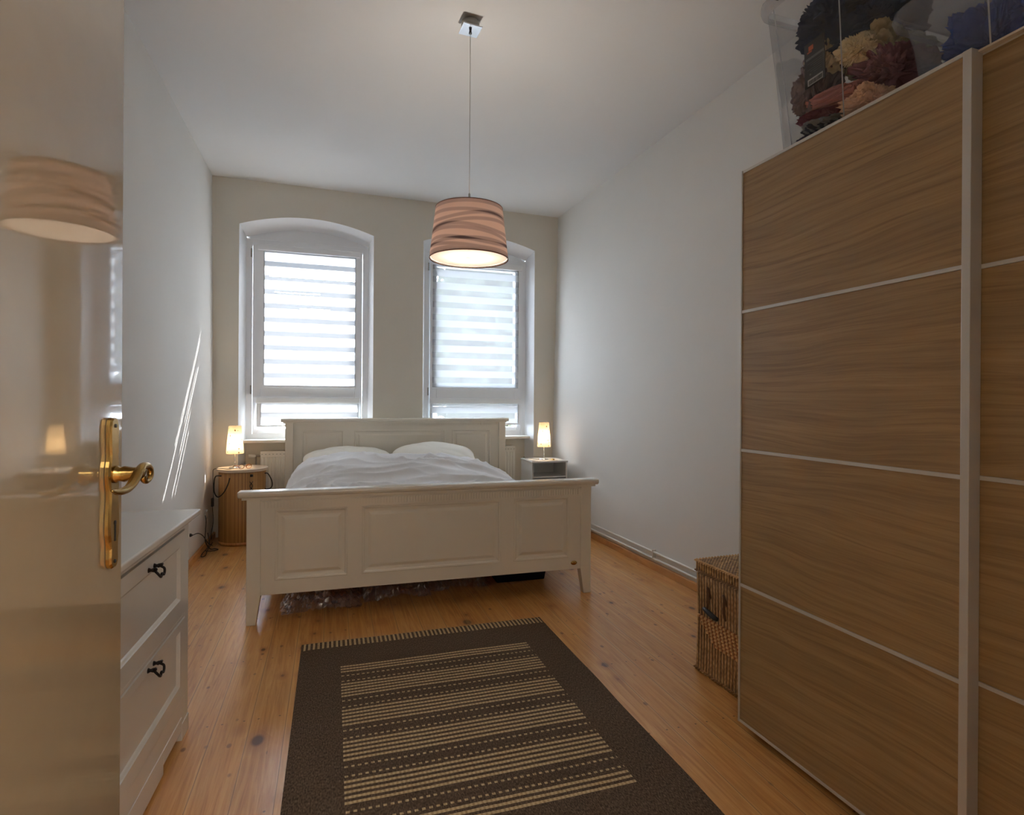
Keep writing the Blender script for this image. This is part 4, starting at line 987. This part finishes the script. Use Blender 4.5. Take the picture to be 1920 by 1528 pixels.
table_lamp(2.252, 5.93, Hn, 'small lit lamp with white patterned shade on the white bedside cabinet', .405, .074, .054, 3.2,
    [(2.22, 5.93, Hn+.006), (2.17, 5.95, Hn+.004), (2.12, 6.02, Hn+.008), (2.10, 6.12, Hn+.004), (2.095, 6.16, Hn-.03), (2.10, 6.17, .3)])
tag(MB().lathe([(.0, 0), (.020, 0), (.022, .006), (.016, .012), (.0, .013)], n=20, cap=False).obj('ring_dish', M_brass, None, loc=(2.325, 5.85, Hn)), 'tiny brass coloured trinket beside the lamp on the white cabinet', 'trinket')

# ------------------------------------------------------------------ outside
lawn = MB().box(-40, 60, 7.2, 90, -3.3, -3.2).obj('ground', plain('courtyard', (150, 148, 145), .95, var=.2, scale=1.5)); lawn['kind'] = 'structure'
M_leaf = None
def leaf_mat():
    b = NB('foliage'); n = b.noise(b.coord(), 3, 3)
    c = b.mix(n, lin((44, 50, 44)), lin((88, 96, 86))); d = b.n('ShaderNodeBsdfDiffuse'); b.l(c, d.inputs[0]); t = b.n('ShaderNodeBsdfTranslucent'); b.l(c, t.inputs[0])
    return b.done(b.mixsh(.35, d.outputs[0], t.outputs[0]))
M_leaf = leaf_mat(); M_bark = plain('bark', (92, 74, 58), .9, var=.3, bump=.6)
def tree(x, y, blobs, label, seed, n=5200, leaf=.16, hole=-.12):
    o = empty('tree', (x, y, -3.2), label=label, cat='tree', group='trees outside the windows'); rnd = random.Random(seed)
    tp = max(b_[2] for b_ in blobs)+3.2
    MB().tube([(0, 0, 0), (.05, 0, tp*.35), (-.05, .05, tp*.65), (0, 0, tp*.95)], [.22, .17, .12, .04], 10).obj('trunk', M_bark, o)
    m = MB(); vol = [b_[3]*b_[4]*b_[5] for b_ in blobs]
    for bl_, vv in zip(blobs, vol):
        for _ in range(int(n*vv/sum(vol))):
            while True:
                p = Vector((rnd.uniform(-1, 1), rnd.uniform(-1, 1), rnd.uniform(-1, 1)))
                if .15 < p.length < 1: break
            if noise.noise(p*2.6+Vector((seed, 0, 0))) < hole: continue
            c = Vector((bl_[0]+p.x*bl_[3]-x, bl_[1]+p.y*bl_[4]-y, bl_[2]+p.z*bl_[5]+3.2))
            a = Vector((rnd.gauss(0, 1), rnd.gauss(0, 1), rnd.gauss(0, 1))).normalized()*leaf; b_ = a.orthogonal().normalized()*leaf*.6
            b_ = (Matrix.Rotation(rnd.uniform(0, 6.28), 3, a.normalized()) @ b_)
            m.add([c-a, c+b_, c+a, c-b_], [(0, 1, 2, 3)])
    f = m.obj('foliage', M_leaf, o); return o
tree(7.4, 14.2, [(7.7, 14.0, 9.3, 2.1, 2.2, 2.4), (7.2, 14.0, 4.5, 2.0, 2, 2.6)], 'tall leafy tree outside, shading the right window', 4, 16000, .20, -.35)
tree(3.6, 13.0, [(3.5, 13.0, 2.6, 1.5, 1.3, 2.2), (3.4, 13, 5.2, 1.5, 1.2, 1.3)], 'bushy tree outside right behind the right window', 11, 11000, .17, -.3)
